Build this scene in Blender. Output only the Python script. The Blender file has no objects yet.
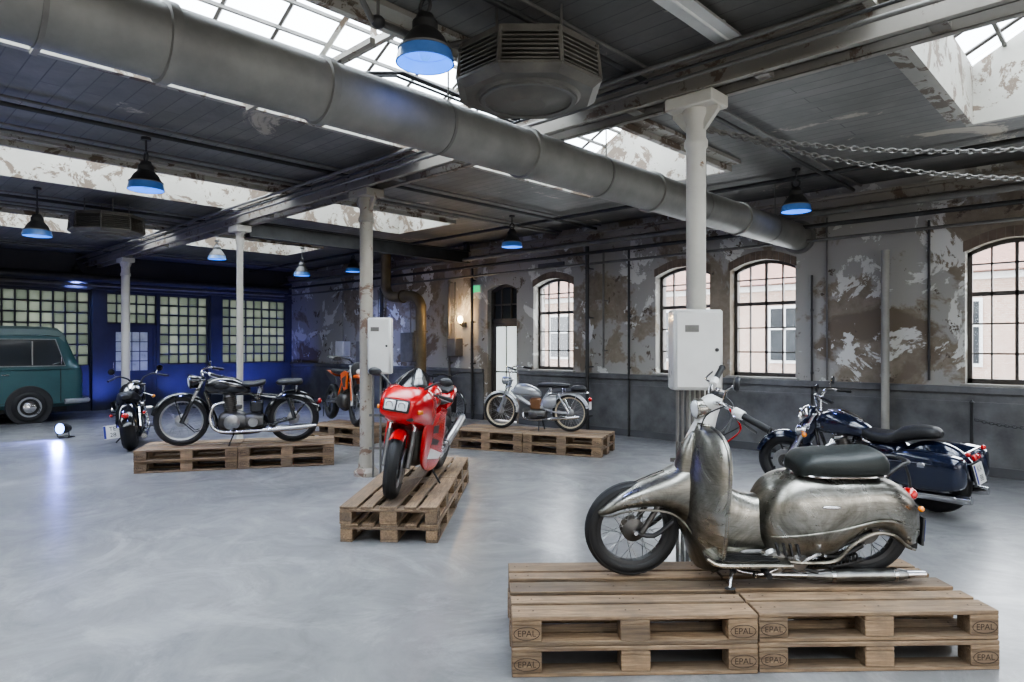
import bpy, math, random
from mathutils import Vector, Matrix
random.seed(7)
V=Vector
D=math.radians
SC=bpy.context.scene

# ------------------------------------------------------------------ survey frame (station at the tripod)
YAW=43.8
_F=V((-math.sin(D(YAW)),math.cos(D(YAW)),0)); _R=V((math.cos(D(YAW)),math.sin(D(YAW)),0))
EYE=1.6
def at(d,lat,z=0.0):
    p=_F*d+_R*lat
    return V((p.x,p.y,z))

# ------------------------------------------------------------------ materials
MATS={}
def newmat(name):
    m=bpy.data.materials.new(name); m.use_nodes=True
    nt=m.node_tree
    b=nt.nodes.get('Principled BSDF')
    MATS[name]=m
    return m,nt,b
def mixc(nt,fac,a,b):
    n=nt.nodes.new('ShaderNodeMix'); n.data_type='RGBA'
    if isinstance(fac,(int,float)): n.inputs[0].default_value=fac
    else: nt.links.new(fac,n.inputs[0])
    for i,v in ((6,a),(7,b)):
        if isinstance(v,(tuple,list)): n.inputs[i].default_value=(v[0],v[1],v[2],1)
        else: nt.links.new(v,n.inputs[i])
    return n.outputs[2]
def noise(nt,scale,detail=4,rough=.55,vec=None,dist=0):
    n=nt.nodes.new('ShaderNodeTexNoise'); n.inputs['Scale'].default_value=scale
    n.inputs['Detail'].default_value=detail; n.inputs['Roughness'].default_value=rough
    n.inputs['Distortion'].default_value=dist
    if vec is not None: nt.links.new(vec,n.inputs['Vector'])
    return n.outputs['Fac']
def ramp(nt,fac,a,b):
    n=nt.nodes.new('ShaderNodeMapRange'); n.inputs[1].default_value=a; n.inputs[2].default_value=b
    n.clamp=True
    nt.links.new(fac,n.inputs[0]); return n.outputs[0]
def coords(nt,scale=(1,1,1)):
    t=nt.nodes.new('ShaderNodeTexCoord'); m=nt.nodes.new('ShaderNodeMapping')
    m.inputs['Scale'].default_value=scale
    nt.links.new(t.outputs['Object'],m.inputs['Vector']); return m.outputs['Vector']
def bump(nt,b,h,strength,dist=.01):
    n=nt.nodes.new('ShaderNodeBump'); n.inputs['Strength'].default_value=strength; n.inputs['Distance'].default_value=dist
    nt.links.new(h,n.inputs['Height']); nt.links.new(n.outputs['Normal'],b.inputs['Normal'])
def pmat(name,col,rough=.5,metal=0,var=.15,scale=6,bmp=0,coat=0,emit=0,ecol=None,stretch=(1,1,1)):
    m,nt,b=newmat(name)
    v=coords(nt,stretch)
    f=ramp(nt,noise(nt,scale,5,.6,v),.3,.7)
    lo=tuple(max(0,c*(1-var)) for c in col); hi=tuple(min(1,c*(1+var)) for c in col)
    nt.links.new(mixc(nt,f,lo,hi),b.inputs['Base Color'])
    r=nt.nodes.new('ShaderNodeMapRange'); nt.links.new(f,r.inputs[0])
    r.inputs[3].default_value=max(.03,rough*.85); r.inputs[4].default_value=min(1,rough*1.15)
    nt.links.new(r.outputs[0],b.inputs['Roughness'])
    b.inputs['Metallic'].default_value=metal
    b.inputs['Coat Weight'].default_value=coat; b.inputs['Coat Roughness'].default_value=.05
    if bmp: bump(nt,b,noise(nt,scale*6,3,.6,v),bmp)
    if emit:
        b.inputs['Emission Color'].default_value=(*(ecol or col),1); b.inputs['Emission Strength'].default_value=emit
    return m
RUB=pmat('rubber_black',(.014,.014,.015),.55,0,.3,20,.15)
BLK=pmat('black_gloss_paint',(.010,.010,.012),.16,0,.2,3,0,1)
BLKREFL=pmat('black_paint_reflection_tint',(.008,.013,.036),.16,.2,.2,3,0,1)  # black gloss paint with blue reflections put into its base colour
BLKM=pmat('black_satin',(.025,.025,.027),.42,0,.3,8)
CHR=pmat('chrome',(.66,.66,.68),.12,1,.08,5)
ALU=pmat('cast_aluminium',(.36,.36,.36),.34,1,.2,14,.1)
STL=pmat('dark_engine_steel',(.13,.125,.12),.4,.9,.25,14,.1)
RED=pmat('red_gloss_paint',(.50,.005,.008),.24,0,.06,3,0,.7)
WHT=pmat('white_paint',(.66,.66,.64),.35,0,.06,5)
ORG=pmat('orange_plastic',(.62,.11,.01),.35,0,.06,5)
LEA=pmat('seat_leather_black',(.016,.016,.018),.48,0,.25,30,.25)
SEATG=pmat('seat_vinyl_black_green',(.012,.016,.015),.42,0,.2,30,.25)
SILV=pmat('silver_paint',(.38,.39,.41),.3,.6,.08,4,0,.4)
CREAM=pmat('cream_rubber',(.46,.39,.28),.6,0,.1,8)
GOLD=pmat('copper_brown_paint',(.20,.10,.05),.35,.3,.15,6)
LENS=pmat('lamp_lens',(.75,.78,.8),.08,.2,.05,30,0,1)
REDL=pmat('tail_light_red',(.45,.01,.01),.12,0,.05,20,0,1)
ORL=pmat('indicator_orange',(.8,.25,.02),.15,0,.05,20,0,1)
PLATE=pmat('number_plate',(.75,.75,.75),.4,0,.03,5)
PLB=pmat('number_plate_print',(.02,.03,.22),.5,0,.1,5)
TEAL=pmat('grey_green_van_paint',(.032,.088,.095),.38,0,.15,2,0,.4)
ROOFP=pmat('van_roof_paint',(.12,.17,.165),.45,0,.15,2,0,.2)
DGLS=pmat('dark_window_glass',(.035,.04,.045),.05,0,.1,1,0,1)
SCRN=pmat('tinted_screen',(.012,.012,.014),.10,0,.1,3,0,.4)
# raw steel of the scooter: burnished, scratched
m,nt,b=newmat('raw_burnished_steel'); RAW=m
v=coords(nt,(1,1,1)); f=ramp(nt,noise(nt,3.0,10,.74,v,1.0),.34,.64)
c=mixc(nt,f,(.13,.123,.105),(.42,.41,.375))
v2=coords(nt,(2,2,40)); f2=noise(nt,6,4,.7,v2)
c2=mixc(nt,ramp(nt,f2,.54,.78),c,(.12,.105,.085))
nt.links.new(c2,b.inputs['Base Color']); b.inputs['Metallic'].default_value=.97
r=nt.nodes.new('ShaderNodeMapRange'); nt.links.new(f,r.inputs[0]); r.inputs[3].default_value=.40; r.inputs[4].default_value=.22
nt.links.new(r.outputs[0],b.inputs['Roughness']); bump(nt,b,noise(nt,9,3,.5,v),.1,.01)
# wood
m,nt,b=newmat('pallet_wood'); WOOD=m
v=coords(nt,(1.5,22,22)); g=nt.nodes.new('ShaderNodeNewGeometry')
f=noise(nt,3,6,.65,v,.8)
c=mixc(nt,ramp(nt,f,.3,.7),(.115,.078,.050),(.33,.245,.165))
isl=mixc(nt,g.outputs['Random Per Island'],(.58,.57,.56),(1.25,1.15,1.03))
mu=nt.nodes.new('ShaderNodeMix'); mu.data_type='RGBA'; mu.blend_type='MULTIPLY'; mu.inputs[0].default_value=1
nt.links.new(c,mu.inputs[6]); nt.links.new(isl,mu.inputs[7])
dirt=ramp(nt,noise(nt,4,6,.7,coords(nt),.4),.42,.66)
nt.links.new(mixc(nt,dirt,mu.outputs[2],mixc(nt,.5,mu.outputs[2],(.10,.08,.065))),b.inputs['Base Color']); b.inputs['Roughness'].default_value=.75; bump(nt,b,f,.4,.004)
STAMP=pmat('burnt_stamp',(.035,.022,.015),.8,0,.2,8)
# floor
m,nt,b=newmat('polished_concrete'); FLOOR=m
v=coords(nt)
f=ramp(nt,noise(nt,.35,8,.62,v,.5),.3,.7); f2=ramp(nt,noise(nt,1.3,10,.74,v,1.4),.36,.70); f4=ramp(nt,noise(nt,.8,10,.74,v,2.2),.52,.70)
c=mixc(nt,f,(.165,.165,.168),(.245,.245,.247)); c=mixc(nt,f2,c,mixc(nt,f,(.11,.11,.113),(.165,.165,.168))); c=mixc(nt,f4,c,(.30,.30,.302))
nt.links.new(c,b.inputs['Base Color'])
r=nt.nodes.new('ShaderNodeMapRange'); nt.links.new(f2,r.inputs[0]); r.inputs[3].default_value=.28; r.inputs[4].default_value=.48
nt.links.new(r.outputs[0],b.inputs['Roughness']); bump(nt,b,noise(nt,3,3,.5,v),.05,.01)
b.inputs['Coat Weight'].default_value=.22; b.inputs['Coat Roughness'].default_value=.16
# ceiling boards
m,nt,b=newmat('ceiling_boards'); CEIL=m
v=coords(nt)
br=nt.nodes.new('ShaderNodeTexBrick'); br.inputs['Scale'].default_value=1; br.inputs['Brick Width'].default_value=4.46
br.inputs['Row Height'].default_value=.16; br.inputs['Mortar Size'].default_value=.006; br.inputs['Mortar Smooth'].default_value=.4
br.inputs['Color1'].default_value=(.175,.17,.16,1); br.inputs['Color2'].default_value=(.22,.213,.20,1); br.inputs['Mortar'].default_value=(.06,.06,.06,1)
nt.links.new(v,br.inputs['Vector'])
f=ramp(nt,noise(nt,.9,9,.72,v,.8),.61,.65)
f3=ramp(nt,noise(nt,1.3,8,.75,v,.5),.3,.7)
c=mixc(nt,f3,br.outputs['Color'],(.115,.112,.107)); c=mixc(nt,f,c,(.40,.36,.30))
nt.links.new(c,b.inputs['Base Color']); b.inputs['Roughness'].default_value=.6
bump(nt,b,br.outputs['Fac'],-.5,.01)
# peeled plaster
def plaster(name):
    m,nt,b=newmat(name); v=coords(nt)
    n1=noise(nt,.75,9,.64,v,.35); n2=noise(nt,1.3,9,.68,v,.6); n3=noise(nt,6,6,.7,v)
    base=mixc(nt,ramp(nt,n3,.3,.7),(.16,.133,.10),(.25,.213,.17))
    c=mixc(nt,ramp(nt,n1,.47,.50),base,(.30,.29,.268))
    n4=noise(nt,.6,8,.6,v,.4)
    c=mixc(nt,ramp(nt,n4,.58,.61),c,(.15,.12,.09))
    c=mixc(nt,ramp(nt,n2,.555,.57),c,(.55,.545,.515))
    n5=noise(nt,3.5,8,.7,v,.3); c=mixc(nt,ramp(nt,n5,.62,.64),c,(.10,.08,.062))
    nt.links.new(c,b.inputs['Base Color']); b.inputs['Roughness'].default_value=.85
    bump(nt,b,n2,.35,.02); return m
PLAS=plaster('peeled_plaster')
DADO=pmat('dado_grey_paint',(.105,.105,.108),.5,0,.4,3,.2)
BLUEW=pmat('blue_grey_wall_paint',(.05,.052,.072),.6,0,.2,2,.1)
DARKW=pmat('dark_wall_paint',(.07,.07,.075),.7,0,.25,2,.2)
LINT=pmat('soot_brick_lintel',(.15,.115,.09),.85,0,.35,7,.3)
def flake(name,white,rust,th):
    m,nt,b=newmat(name); v=coords(nt)
    n1=noise(nt,3.2,10,.72,v,.6); n2=noise(nt,.8,6,.7,v)
    c=mixc(nt,ramp(nt,n2,.3,.7),tuple(w*.75 for w in white),white)
    c=mixc(nt,ramp(nt,n1,th,th+.03),c,rust)
    nt.links.new(c,b.inputs['Base Color']); b.inputs['Roughness'].default_value=.6; bump(nt,b,n1,.2,.01); return m
COLW=flake('column_white_paint',(.58,.56,.50),(.22,.15,.10),.66)
COLR=flake('column_worn_paint',(.36,.33,.28),(.17,.11,.08),.53)
BEAM=flake('beam_grey_paint',(.26,.24,.21),(.12,.085,.06),.56)
CURB=flake('skylight_curb_paint',(.36,.345,.305),(.12,.09,.065),.52)
DUCT=pmat('galvanised_duct',(.20,.197,.185),.55,.25,.32,1.8,.1)
PIPEG=pmat('pipe_grey',(.15,.145,.135),.5,.3,.25,5)
PIPEB=pmat('pipe_dark',(.05,.05,.05),.5,.3,.3,5)
PIPEW=pmat('downpipe_beige_grey',(.27,.26,.235),.6,0,.2,3)
PIPEY=pmat('pipe_ochre',(.12,.095,.055),.5,0,.25,4)
UNIT=pmat('heater_grey_enamel',(.125,.117,.102),.5,.2,.35,4)
ENAM=pmat('enamel_white',(.56,.56,.54),.3,0,.08,3,0,.2)
BLUEL=pmat('lamp_reflector_blue',(.05,.25,.75),.4,0,.05,3,emit=1.5,ecol=(.05,.28,1))
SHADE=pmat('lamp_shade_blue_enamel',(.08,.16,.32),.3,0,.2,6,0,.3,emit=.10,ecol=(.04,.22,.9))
WARM=pmat('sconce_glass',(.9,.75,.5),.3,0,.05,3,emit=14,ecol=(1,.72,.38))
SPOTL=pmat('led_lens',(.3,.45,1),.2,0,.03,3,emit=9,ecol=(.22,.38,1))
FRM=pmat('window_frame_dark',(.055,.048,.042),.5,0,.3,8)
CONC=pmat('window_sill_stone',(.26,.25,.23),.8,0,.2,6)
def thin_glass(name,tr):
    m=bpy.data.materials.new(name); m.use_nodes=True; nt=m.node_tree; nt.nodes.clear()
    o=nt.nodes.new('ShaderNodeOutputMaterial'); mx=nt.nodes.new('ShaderNodeMixShader'); t=nt.nodes.new('ShaderNodeBsdfTransparent'); g=nt.nodes.new('ShaderNodeBsdfGlossy')
    g.inputs['Roughness'].default_value=.05; f=noise(nt,3); r=nt.nodes.new('ShaderNodeMapRange'); nt.links.new(f,r.inputs[0]); r.inputs[3].default_value=tr-.03; r.inputs[4].default_value=tr+.03
    nt.links.new(r.outputs[0],mx.inputs[0]); nt.links.new(t.outputs[0],mx.inputs[1]); nt.links.new(g.outputs[0],mx.inputs[2]); nt.links.new(mx.outputs[0],o.inputs[0]); return m
GLASS=thin_glass('window_glass',.08)
def gblock(name,lo,hi,tr=None):
    m=bpy.data.materials.new(name); m.use_nodes=True; nt=m.node_tree; nt.nodes.clear()
    o=nt.nodes.new('ShaderNodeOutputMaterial'); mx=nt.nodes.new('ShaderNodeMixShader'); t=nt.nodes.new('ShaderNodeBsdfTranslucent')
    geo=nt.nodes.new('ShaderNodeNewGeometry')
    c=mixc(nt,geo.outputs['Random Per Island'],lo,hi); nt.links.new(c,t.inputs[0])
    if tr is None:
        g=nt.nodes.new('ShaderNodeBsdfGlossy'); g.inputs['Roughness'].default_value=.15; mx.inputs[0].default_value=.12
    else:
        g=nt.nodes.new('ShaderNodeBsdfTransparent'); mx.inputs[0].default_value=tr
    nt.links.new(t.outputs[0],mx.inputs[1]); nt.links.new(g.outputs[0],mx.inputs[2]); nt.links.new(mx.outputs[0],o.inputs[0]); return m
GBLK=gblock('glass_block',(.24,.26,.22),(.42,.43,.37))
RGLS=gblock('roof_glass_frosted',(.55,.62,.66),(.85,.9,.92),.6)
m,nt,b=newmat('brick_facade'); BRICK=m
br=nt.nodes.new('ShaderNodeTexBrick'); br.inputs['Scale'].default_value=4; br.inputs['Color1'].default_value=(.42,.27,.21,1); br.inputs['Color2'].default_value=(.48,.35,.28,1); br.inputs['Mortar'].default_value=(.5,.47,.42,1)
t=nt.nodes.new('ShaderNodeTexCoord'); mp=nt.nodes.new('ShaderNodeMapping'); mp.inputs['Rotation'].default_value=(D(90),0,0)
nt.links.new(t.outputs['Object'],mp.inputs[0]); nt.links.new(mp.outputs[0],br.inputs['Vector']); nt.links.new(br.outputs['Color'],b.inputs['Base Color']); b.inputs['Roughness'].default_value=.9
TILE=pmat('roof_tiles',(.30,.17,.13),.8,0,.3,3,.3,stretch=(4,4,4))
YARD=pmat('yard_paving',(.55,.54,.52),.9,0,.2,1)

# ------------------------------------------------------------------ mesh builder
def catmull(P,sub,closed=False):
    n=len(P); out=[]
    rng=n if closed else n-1
    for i in range(rng):
        if closed: p0,p1,p2,p3=P[(i-1)%n],P[i],P[(i+1)%n],P[(i+2)%n]
        else: p0,p1,p2,p3=P[max(i-1,0)],P[i],P[i+1],P[min(i+2,n-1)]
        for k in range(sub):
            t=k/sub; t2=t*t; t3=t2*t
            out.append(tuple(.5*((2*b_)+(-a+c_)*t+(2*a-5*b_+4*c_-d_)*t2+(-a+3*b_-3*c_+d_)*t3) for a,b_,c_,d_ in zip(p0,p1,p2,p3)))
    if not closed: out.append(tuple(P[-1]))
    return out
class B:
    def __init__(s): s.v=[];s.f=[];s.m=[];s.ms=[];s.M=Matrix()
    def mi(s,mat):
        if mat not in s.ms: s.ms.append(mat)
        return s.ms.index(mat)
    def add(s,vs,fs,mat):
        o=len(s.v); k=s.mi(mat); M=s.M
        s.v+= [tuple(M@V(p)) for p in vs]
        for f in fs: s.f.append([i+o for i in f]); s.m.append(k)
    def box(s,c,d,mat,R=None,ch=0):
        x,y,z=d[0]/2,d[1]/2,d[2]/2
        if ch<=0:
            vs=[V((a*x,b_*y,c_*z)) for a in(-1,1) for b_ in(-1,1) for c_ in(-1,1)]
            fs=[(0,1,3,2),(4,6,7,5),(0,4,5,1),(2,3,7,6),(0,2,6,4),(1,5,7,3)]
        else:
            vs=[];ix={}
            for a in(-1,1):
                for b_ in(-1,1):
                    for c_ in(-1,1):
                        ix[(a,b_,c_,0)]=len(vs); vs.append(V((a*x,b_*(y-ch),c_*(z-ch))))
                        ix[(a,b_,c_,1)]=len(vs); vs.append(V((a*(x-ch),b_*y,c_*(z-ch))))
                        ix[(a,b_,c_,2)]=len(vs); vs.append(V((a*(x-ch),b_*(y-ch),c_*z)))
            fs=[]
            q=[(-1,-1),(1,-1),(1,1),(-1,1)]
            for a in(-1,1):
                fs.append([ix[(a,u,w,0)] for u,w in q]); fs.append([ix[(u,a,w,1)] for u,w in q]); fs.append([ix[(u,w,a,2)] for u,w in q])
            for a in(-1,1):
                for c_ in(-1,1):
                    fs.append([ix[(a,c_,-1,0)],ix[(a,c_,1,0)],ix[(a,c_,1,1)],ix[(a,c_,-1,1)]])
                    fs.append([ix[(a,-1,c_,0)],ix[(a,1,c_,0)],ix[(a,1,c_,2)],ix[(a,-1,c_,2)]])
                    fs.append([ix[(-1,a,c_,1)],ix[(1,a,c_,1)],ix[(1,a,c_,2)],ix[(-1,a,c_,2)]])
            for a in(-1,1):
                for b_ in(-1,1):
                    for c_ in(-1,1): fs.append([ix[(a,b_,c_,k)] for k in range(3)])
        if R is not None: vs=[R@p for p in vs]
        c=V(c); s.add([p+c for p in vs],fs,mat)
    def bx(s,x0,x1,y0,y1,z0,z1,mat,ch=0):
        s.box(((x0+x1)/2,(y0+y1)/2,(z0+z1)/2),(abs(x1-x0),abs(y1-y0),abs(z1-z0)),mat,None,ch)
    def tube(s,P,r,mat,n=10,sub=0,caps=True,closed=False):
        P=[V(p) for p in P]
        if sub:
            if isinstance(r,(list,tuple)):
                Q=catmull([(*p,rr) for p,rr in zip(P,r)],sub,closed); P=[V(q[:3]) for q in Q]; r=[q[3] for q in Q]
            else: P=[V(q) for q in catmull([tuple(p) for p in P],sub,closed)]
        m=len(P)
        if not isinstance(r,(list,tuple)): r=[r]*m
        vs=[]; up=None
        for i in range(m):
            if closed: t=P[(i+1)%m]-P[i-1]
            else: t=P[min(i+1,m-1)]-P[max(i-1,0)]
            if t.length<1e-9: t=V((0,0,1))
            t.normalize()
            if up is None:
                up=V((0,0,1)) if abs(t.z)<.9 else V((1,0,0))
            up=(up-t*up.dot(t)); up.normalize(); w=t.cross(up)
            for k in range(n):
                a=2*math.pi*k/n; vs.append(P[i]+(up*math.cos(a)+w*math.sin(a))*r[i])
        fs=[]
        for i in range(m if closed else m-1):
            j=(i+1)%m
            for k in range(n):
                l=(k+1)%n; fs.append((i*n+k,i*n+l,j*n+l,j*n+k))
        if caps and not closed:
            fs.append(list(range(n))[::-1]); fs.append([(m-1)*n+k for k in range(n)])
        s.add(vs,fs,mat)
    def cyl(s,a,b_,r,mat,n=16,r2=None): s.tube([a,b_],[r,r if r2 is None else r2],mat,n)
    def lathe(s,prof,o,ax,mat,n=28,closed=False,caps=False):
        o=V(o);ax=V(ax).normalized(); u=V((0,0,1)) if abs(ax.z)<.9 else V((1,0,0)); u=(u-ax*u.dot(ax)).normalized(); w=ax.cross(u)
        m=len(prof);vs=[]
        for k in range(n):
            a=2*math.pi*k/n; dd=u*math.cos(a)+w*math.sin(a)
            for (r,h) in prof: vs.append(o+ax*h+dd*r)
        fs=[]
        for k in range(n):
            l=(k+1)%n
            for i in range(m if closed else m-1):
                j=(i+1)%m; fs.append((k*m+i,l*m+i,l*m+j,k*m+j))
        if caps:
            fs.append([k*m for k in range(n)]); fs.append([k*m+m-1 for k in range(n)][::-1])
        s.add(vs,fs,mat)
    def ring(s,o,ax,r0,r1,h,mat,n=28): s.lathe([(r0,-h/2),(r1,-h/2),(r1,h/2),(r0,h/2)],o,ax,mat,n,True)
    def torus(s,o,ax,R,r,mat,n=36,k=10,flat=1):
        s.lathe([(R+r*math.cos(2*math.pi*i/k),r*flat*math.sin(2*math.pi*i/k)) for i in range(k)],o,ax,mat,n,True)
    def ell(s,c,r,mat,R=None,n=18,k=10):
        vs=[];c=V(c)
        for i in range(1,k):
            ph=math.pi*i/k
            for j in range(n):
                a=2*math.pi*j/n; p=V((r[0]*math.sin(ph)*math.cos(a),r[1]*math.sin(ph)*math.sin(a),r[2]*math.cos(ph)))
                vs.append((R@p if R else p)+c)
        t=V((0,0,r[2]));vs.append((R@t if R else t)+c);vs.append(c-(R@t if R else t))
        fs=[(i*n+j,i*n+(j+1)%n,(i+1)*n+(j+1)%n,(i+1)*n+j) for i in range(k-2) for j in range(n)]
        T=len(vs)-2
        fs+=[(T,(j+1)%n,j) for j in range(n)]+[(T+1,(k-2)*n+j,(k-2)*n+(j+1)%n) for j in range(n)]
        s.add(vs,fs,mat)
    def prism(s,out,y0,y1,mat,f=None):
        n=len(out); f=f or (lambda a,c,y:(a,y,c))
        vs=[f(a,c,y0) for a,c in out]+[f(a,c,y1) for a,c in out]
        fs=[list(range(n)),list(range(n,2*n))[::-1]]+[(i,(i+1)%n,n+(i+1)%n,n+i) for i in range(n)]
        s.add(vs,fs,mat)
    # body lofted along x: sections (x,zbot,ztop,halfwidth,exponent)
    def loft(s,secs,mat,n=24,sub=5,y0=0):
        secs=[tuple(q)+((2.6,) if len(q)==4 else ()) for q in secs]
        S=catmull(secs,sub); vs=[]
        for (x,zb,zt,hw,p) in S:
            zc=(zb+zt)/2;hz=max(.001,(zt-zb)/2);hw=max(.001,hw)
            for k in range(n):
                a=2*math.pi*k/n;c=math.cos(a);d=math.sin(a)
                vs.append((x,y0+hw*math.copysign(abs(c)**(2/p),c),zc+hz*math.copysign(abs(d)**(2/p),d)))
        m=len(S)
        fs=[(i*n+k,i*n+(k+1)%n,(i+1)*n+(k+1)%n,(i+1)*n+k) for i in range(m-1) for k in range(n)]
        fs+=[list(range(n))[::-1],[(m-1)*n+k for k in range(n)]]
        s.add(vs,fs,mat)
    def sheet(s,G,th,mat,dirv=(-1,0,0)):
        R=len(G);C=len(G[0]);dv=V(dirv)*th
        vs=[V(p) for r in G for p in r]; vs+= [p+dv for p in vs]
        N=R*C;fs=[]
        for i in range(R-1):
            for j in range(C-1):
                a=i*C+j; fs.append((a,a+1,a+C+1,a+C)); fs.append((N+a,N+a+C,N+a+C+1,N+a+1))
        for i in range(R-1):
            for j in (0,C-1):
                a=i*C+j; fs.append((a,a+C,N+a+C,N+a))
        for j in range(C-1):
            for i in (0,R-1):
                a=i*C+j; fs.append((a,a+1,N+a+1,N+a))
        s.add(vs,fs,mat)
    def fender(s,c,R,w,a0,a1,mat,dep=.05,n=20):
        G=[]
        for i in range(n+1):
            a=D(a0+(a1-a0)*i/n);row=[]
            for j in range(9):
                t=-1+2*j/8; rr=R-dep*abs(t)**3
                row.append((c[0]+rr*math.cos(a),c[1]+w*t,c[2]+rr*math.sin(a)))
            G.append(row)
        vs=[p for r in G for p in r];fs=[(i*9+j,i*9+j+1,(i+1)*9+j+1,(i+1)*9+j) for i in range(n) for j in range(8)]
        s.add(vs,fs,mat)
    def text(s,txt,size,M,mat):
        cu=bpy.data.curves.new('t','FONT');cu.body=txt;cu.size=size;cu.align_x='CENTER';cu.align_y='CENTER'
        ob=bpy.data.objects.new('t',cu);SC.collection.objects.link(ob)
        dg=bpy.context.evaluated_depsgraph_get();dg.update();me=ob.evaluated_get(dg).to_mesh()
        vs=[M@v_.co for v_ in me.vertices];fs=[list(p.vertices) for p in me.polygons]
        if vs: s.add(vs,fs,mat)
        bpy.data.objects.remove(ob)
    def obj(s,name,mat4=None,ang=38,parent=None,recalc=True):
        me=bpy.data.meshes.new(name);me.from_pydata(s.v,[],s.f)
        for m_ in s.ms: me.materials.append(m_)
        me.polygons.foreach_set('material_index',s.m)
        if recalc:
            import bmesh
            bm=bmesh.new();bm.from_mesh(me);bmesh.ops.recalc_face_normals(bm,faces=bm.faces);bm.to_mesh(me);bm.free()
        me.polygons.foreach_set('use_smooth',[True]*len(me.polygons))
        me.set_sharp_from_angle(angle=D(ang));me.update()
        ob=bpy.data.objects.new(name,me);SC.collection.objects.link(ob)
        if mat4 is not None: ob.matrix_world=mat4
        if parent: ob.parent=parent
        return ob
def place(p,yaw,lean=0,s=1): return Matrix.Translation(V(p))@Matrix.Rotation(D(yaw),4,'Z')@Matrix.Rotation(D(-lean),4,'X')@Matrix.Scale(s,4)

# ------------------------------------------------------------------ ROOM
XW,YW,XE,YS=-18.7,9.9,7.0,-7.0
ZC=3.8
b=B();b.bx(XW-.3,XE+.3,YS-.3,YW+.35,-.2,0,FLOOR);b.obj('floor')
sky=[(-14.6,-13.1),(-10.25,-8.75),(-5.75,-3.72),(-1.22,.75),(3.2,4.9)]
SY0,SY1=-5.5,7.6
b=B();xs=XW-.3;e=.058
for x0,x1 in sky:
    b.bx(xs,x0-e,SY0-e,SY1+e,ZC,ZC+.12,CEIL); xs=x1+e
b.bx(xs,XE+.3,SY0-e,SY1+e,ZC,ZC+.12,CEIL)
b.bx(XW-.3,XE+.3,SY1+e,YW+.35,ZC,ZC+.12,CEIL);b.bx(XW-.3,XE+.3,YS-.3,SY0-e,ZC,ZC+.12,CEIL)
b.obj('ceiling')
for x0,x1 in sky:
    b=B();t=.06
    b.bx(x0-t,x0,SY0-t,SY1+t,ZC-.1,4.25,CURB);b.bx(x1,x1+t,SY0-t,SY1+t,ZC-.1,4.25,CURB)
    xm=(x0+x1)/2
    for y in (SY0-t,SY1): 
        b.prism([(x0+.001,ZC-.1),(x1-.001,ZC-.1),(x1-.001,4.26),(xm,4.8),(x0+.001,4.26)],y,y+t,CURB)
    b.bx(x0-.2,x0-t,SY0,SY1,ZC-.04,ZC-.002,CURB);b.bx(x1+t,x1+.2,SY0,SY1,ZC-.04,ZC-.002,CURB)
    b.bx(xm-.04,xm+.04,SY0,SY1,4.74,4.84,FRM)
    y=SY0+.3
    while y<SY1:
        for sx in (x0-.02,x1+.02):
            b.tube([(sx,y,4.26),(xm,y,4.78)],.02,FRM,4)
        y2=min(y+.5,SY1)
        for sx in (x0-.02,x1+.02):
            for q0,q1 in ((0,.5),(.51,1)):
                a0=sx+(xm-sx)*q0;a1=sx+(xm-sx)*q1;h0=4.29+.52*q0;h1=4.29+.52*q1
                b.add([(a0,y,h0),(a1,y,h1),(a1,y2,h1),(a0,y2,h0)],[(0,1,2,3)],RGLS)
        y+=.5
    for q in (.25,.5,.75):
        for sx in (x0,x1):
            xx=sx+(xm-sx)*q;zz=4.26+.52*q; b.bx(xx-.015,xx+.015,SY0,SY1,zz-.03,zz,PIPEG)
    y=SY0+1.0
    while y<SY1:
        b.bx(x0,x1,y-.025,y+.025,4.12,4.18,CURB)
        for sx in (x0,x1): b.tube([(sx,y,4.2),(xm,y,4.72)],.03,CURB,4)
        b.bx(xm-.02,xm+.02,y-.02,y+.02,4.15,4.76,CURB)
        y+=1.55
    b.obj('skylight')
# ---- walls
def wall(name,mapf,u0,u1,z1,ops,th0,th1,mat):
    b=B();u=u0
    for (a,c,za,zb,rise) in sorted(ops):
        b.prism([(u,0),(a,0),(a,z1),(u,z1)],th0,th1,mat,mapf)
        if za>0: b.prism([(a,0),(c,0),(c,za),(a,za)],th0,th1,mat,mapf)
        arc=[(a+(c-a)*i/12,zb+rise*math.sin(math.pi*i/12)**.9) for i in range(13)] if rise else [(a,zb),(c,zb)]
        b.prism([(a,z1)]+arc+[(c,z1)],th0,th1,mat,mapf)
        u=c
    b.prism([(u,0),(u1,0),(u1,z1),(u,z1)],th0,th1,mat,mapf)
    b.obj(name,ang=30)
fy=lambda u,z,y:(u,y,z)
fx=lambda u,z,x:(x,u,z)
wins=[(-8.9,-7.89),(-6.1,-5.1),(-4.76,-3.75),(-1.67,-.67),(-.32,.68),(2.78,3.79),(4.13,5.14)]
WZ0,WZ1,WR=1.12,2.76,.14
ops=[(a,c,WZ0,WZ1,WR) for a,c in wins]+[(-10.22,-9.36,0,2.76,.12)]
wall('wall_north',fy,XW-.3,XE+.3,ZC,ops,YW,YW+.35,PLAS)
gops=[(-3.5,-1.05,1.1,2.9,0),(-.7,1.75,1.1,2.9,0),(2.15,4.6,1.1,2.9,0),(4.98,6.12,0,2.9,0),(6.2,7.43,1.1,2.9,0),(7.82,9.7,1.1,2.9,0)]
wall('wall_west',fx,YS,YW,ZC,gops,XW,XW-.3,BLUEW)
b=B();b.bx(XE,XE+.3,YS,YW,0,ZC,PLAS);b.obj('wall_east')
b=B();b.bx(XW,XE,YS-.3,YS,0,ZC,PLAS);b.obj('wall_south')
b=B()
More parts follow.
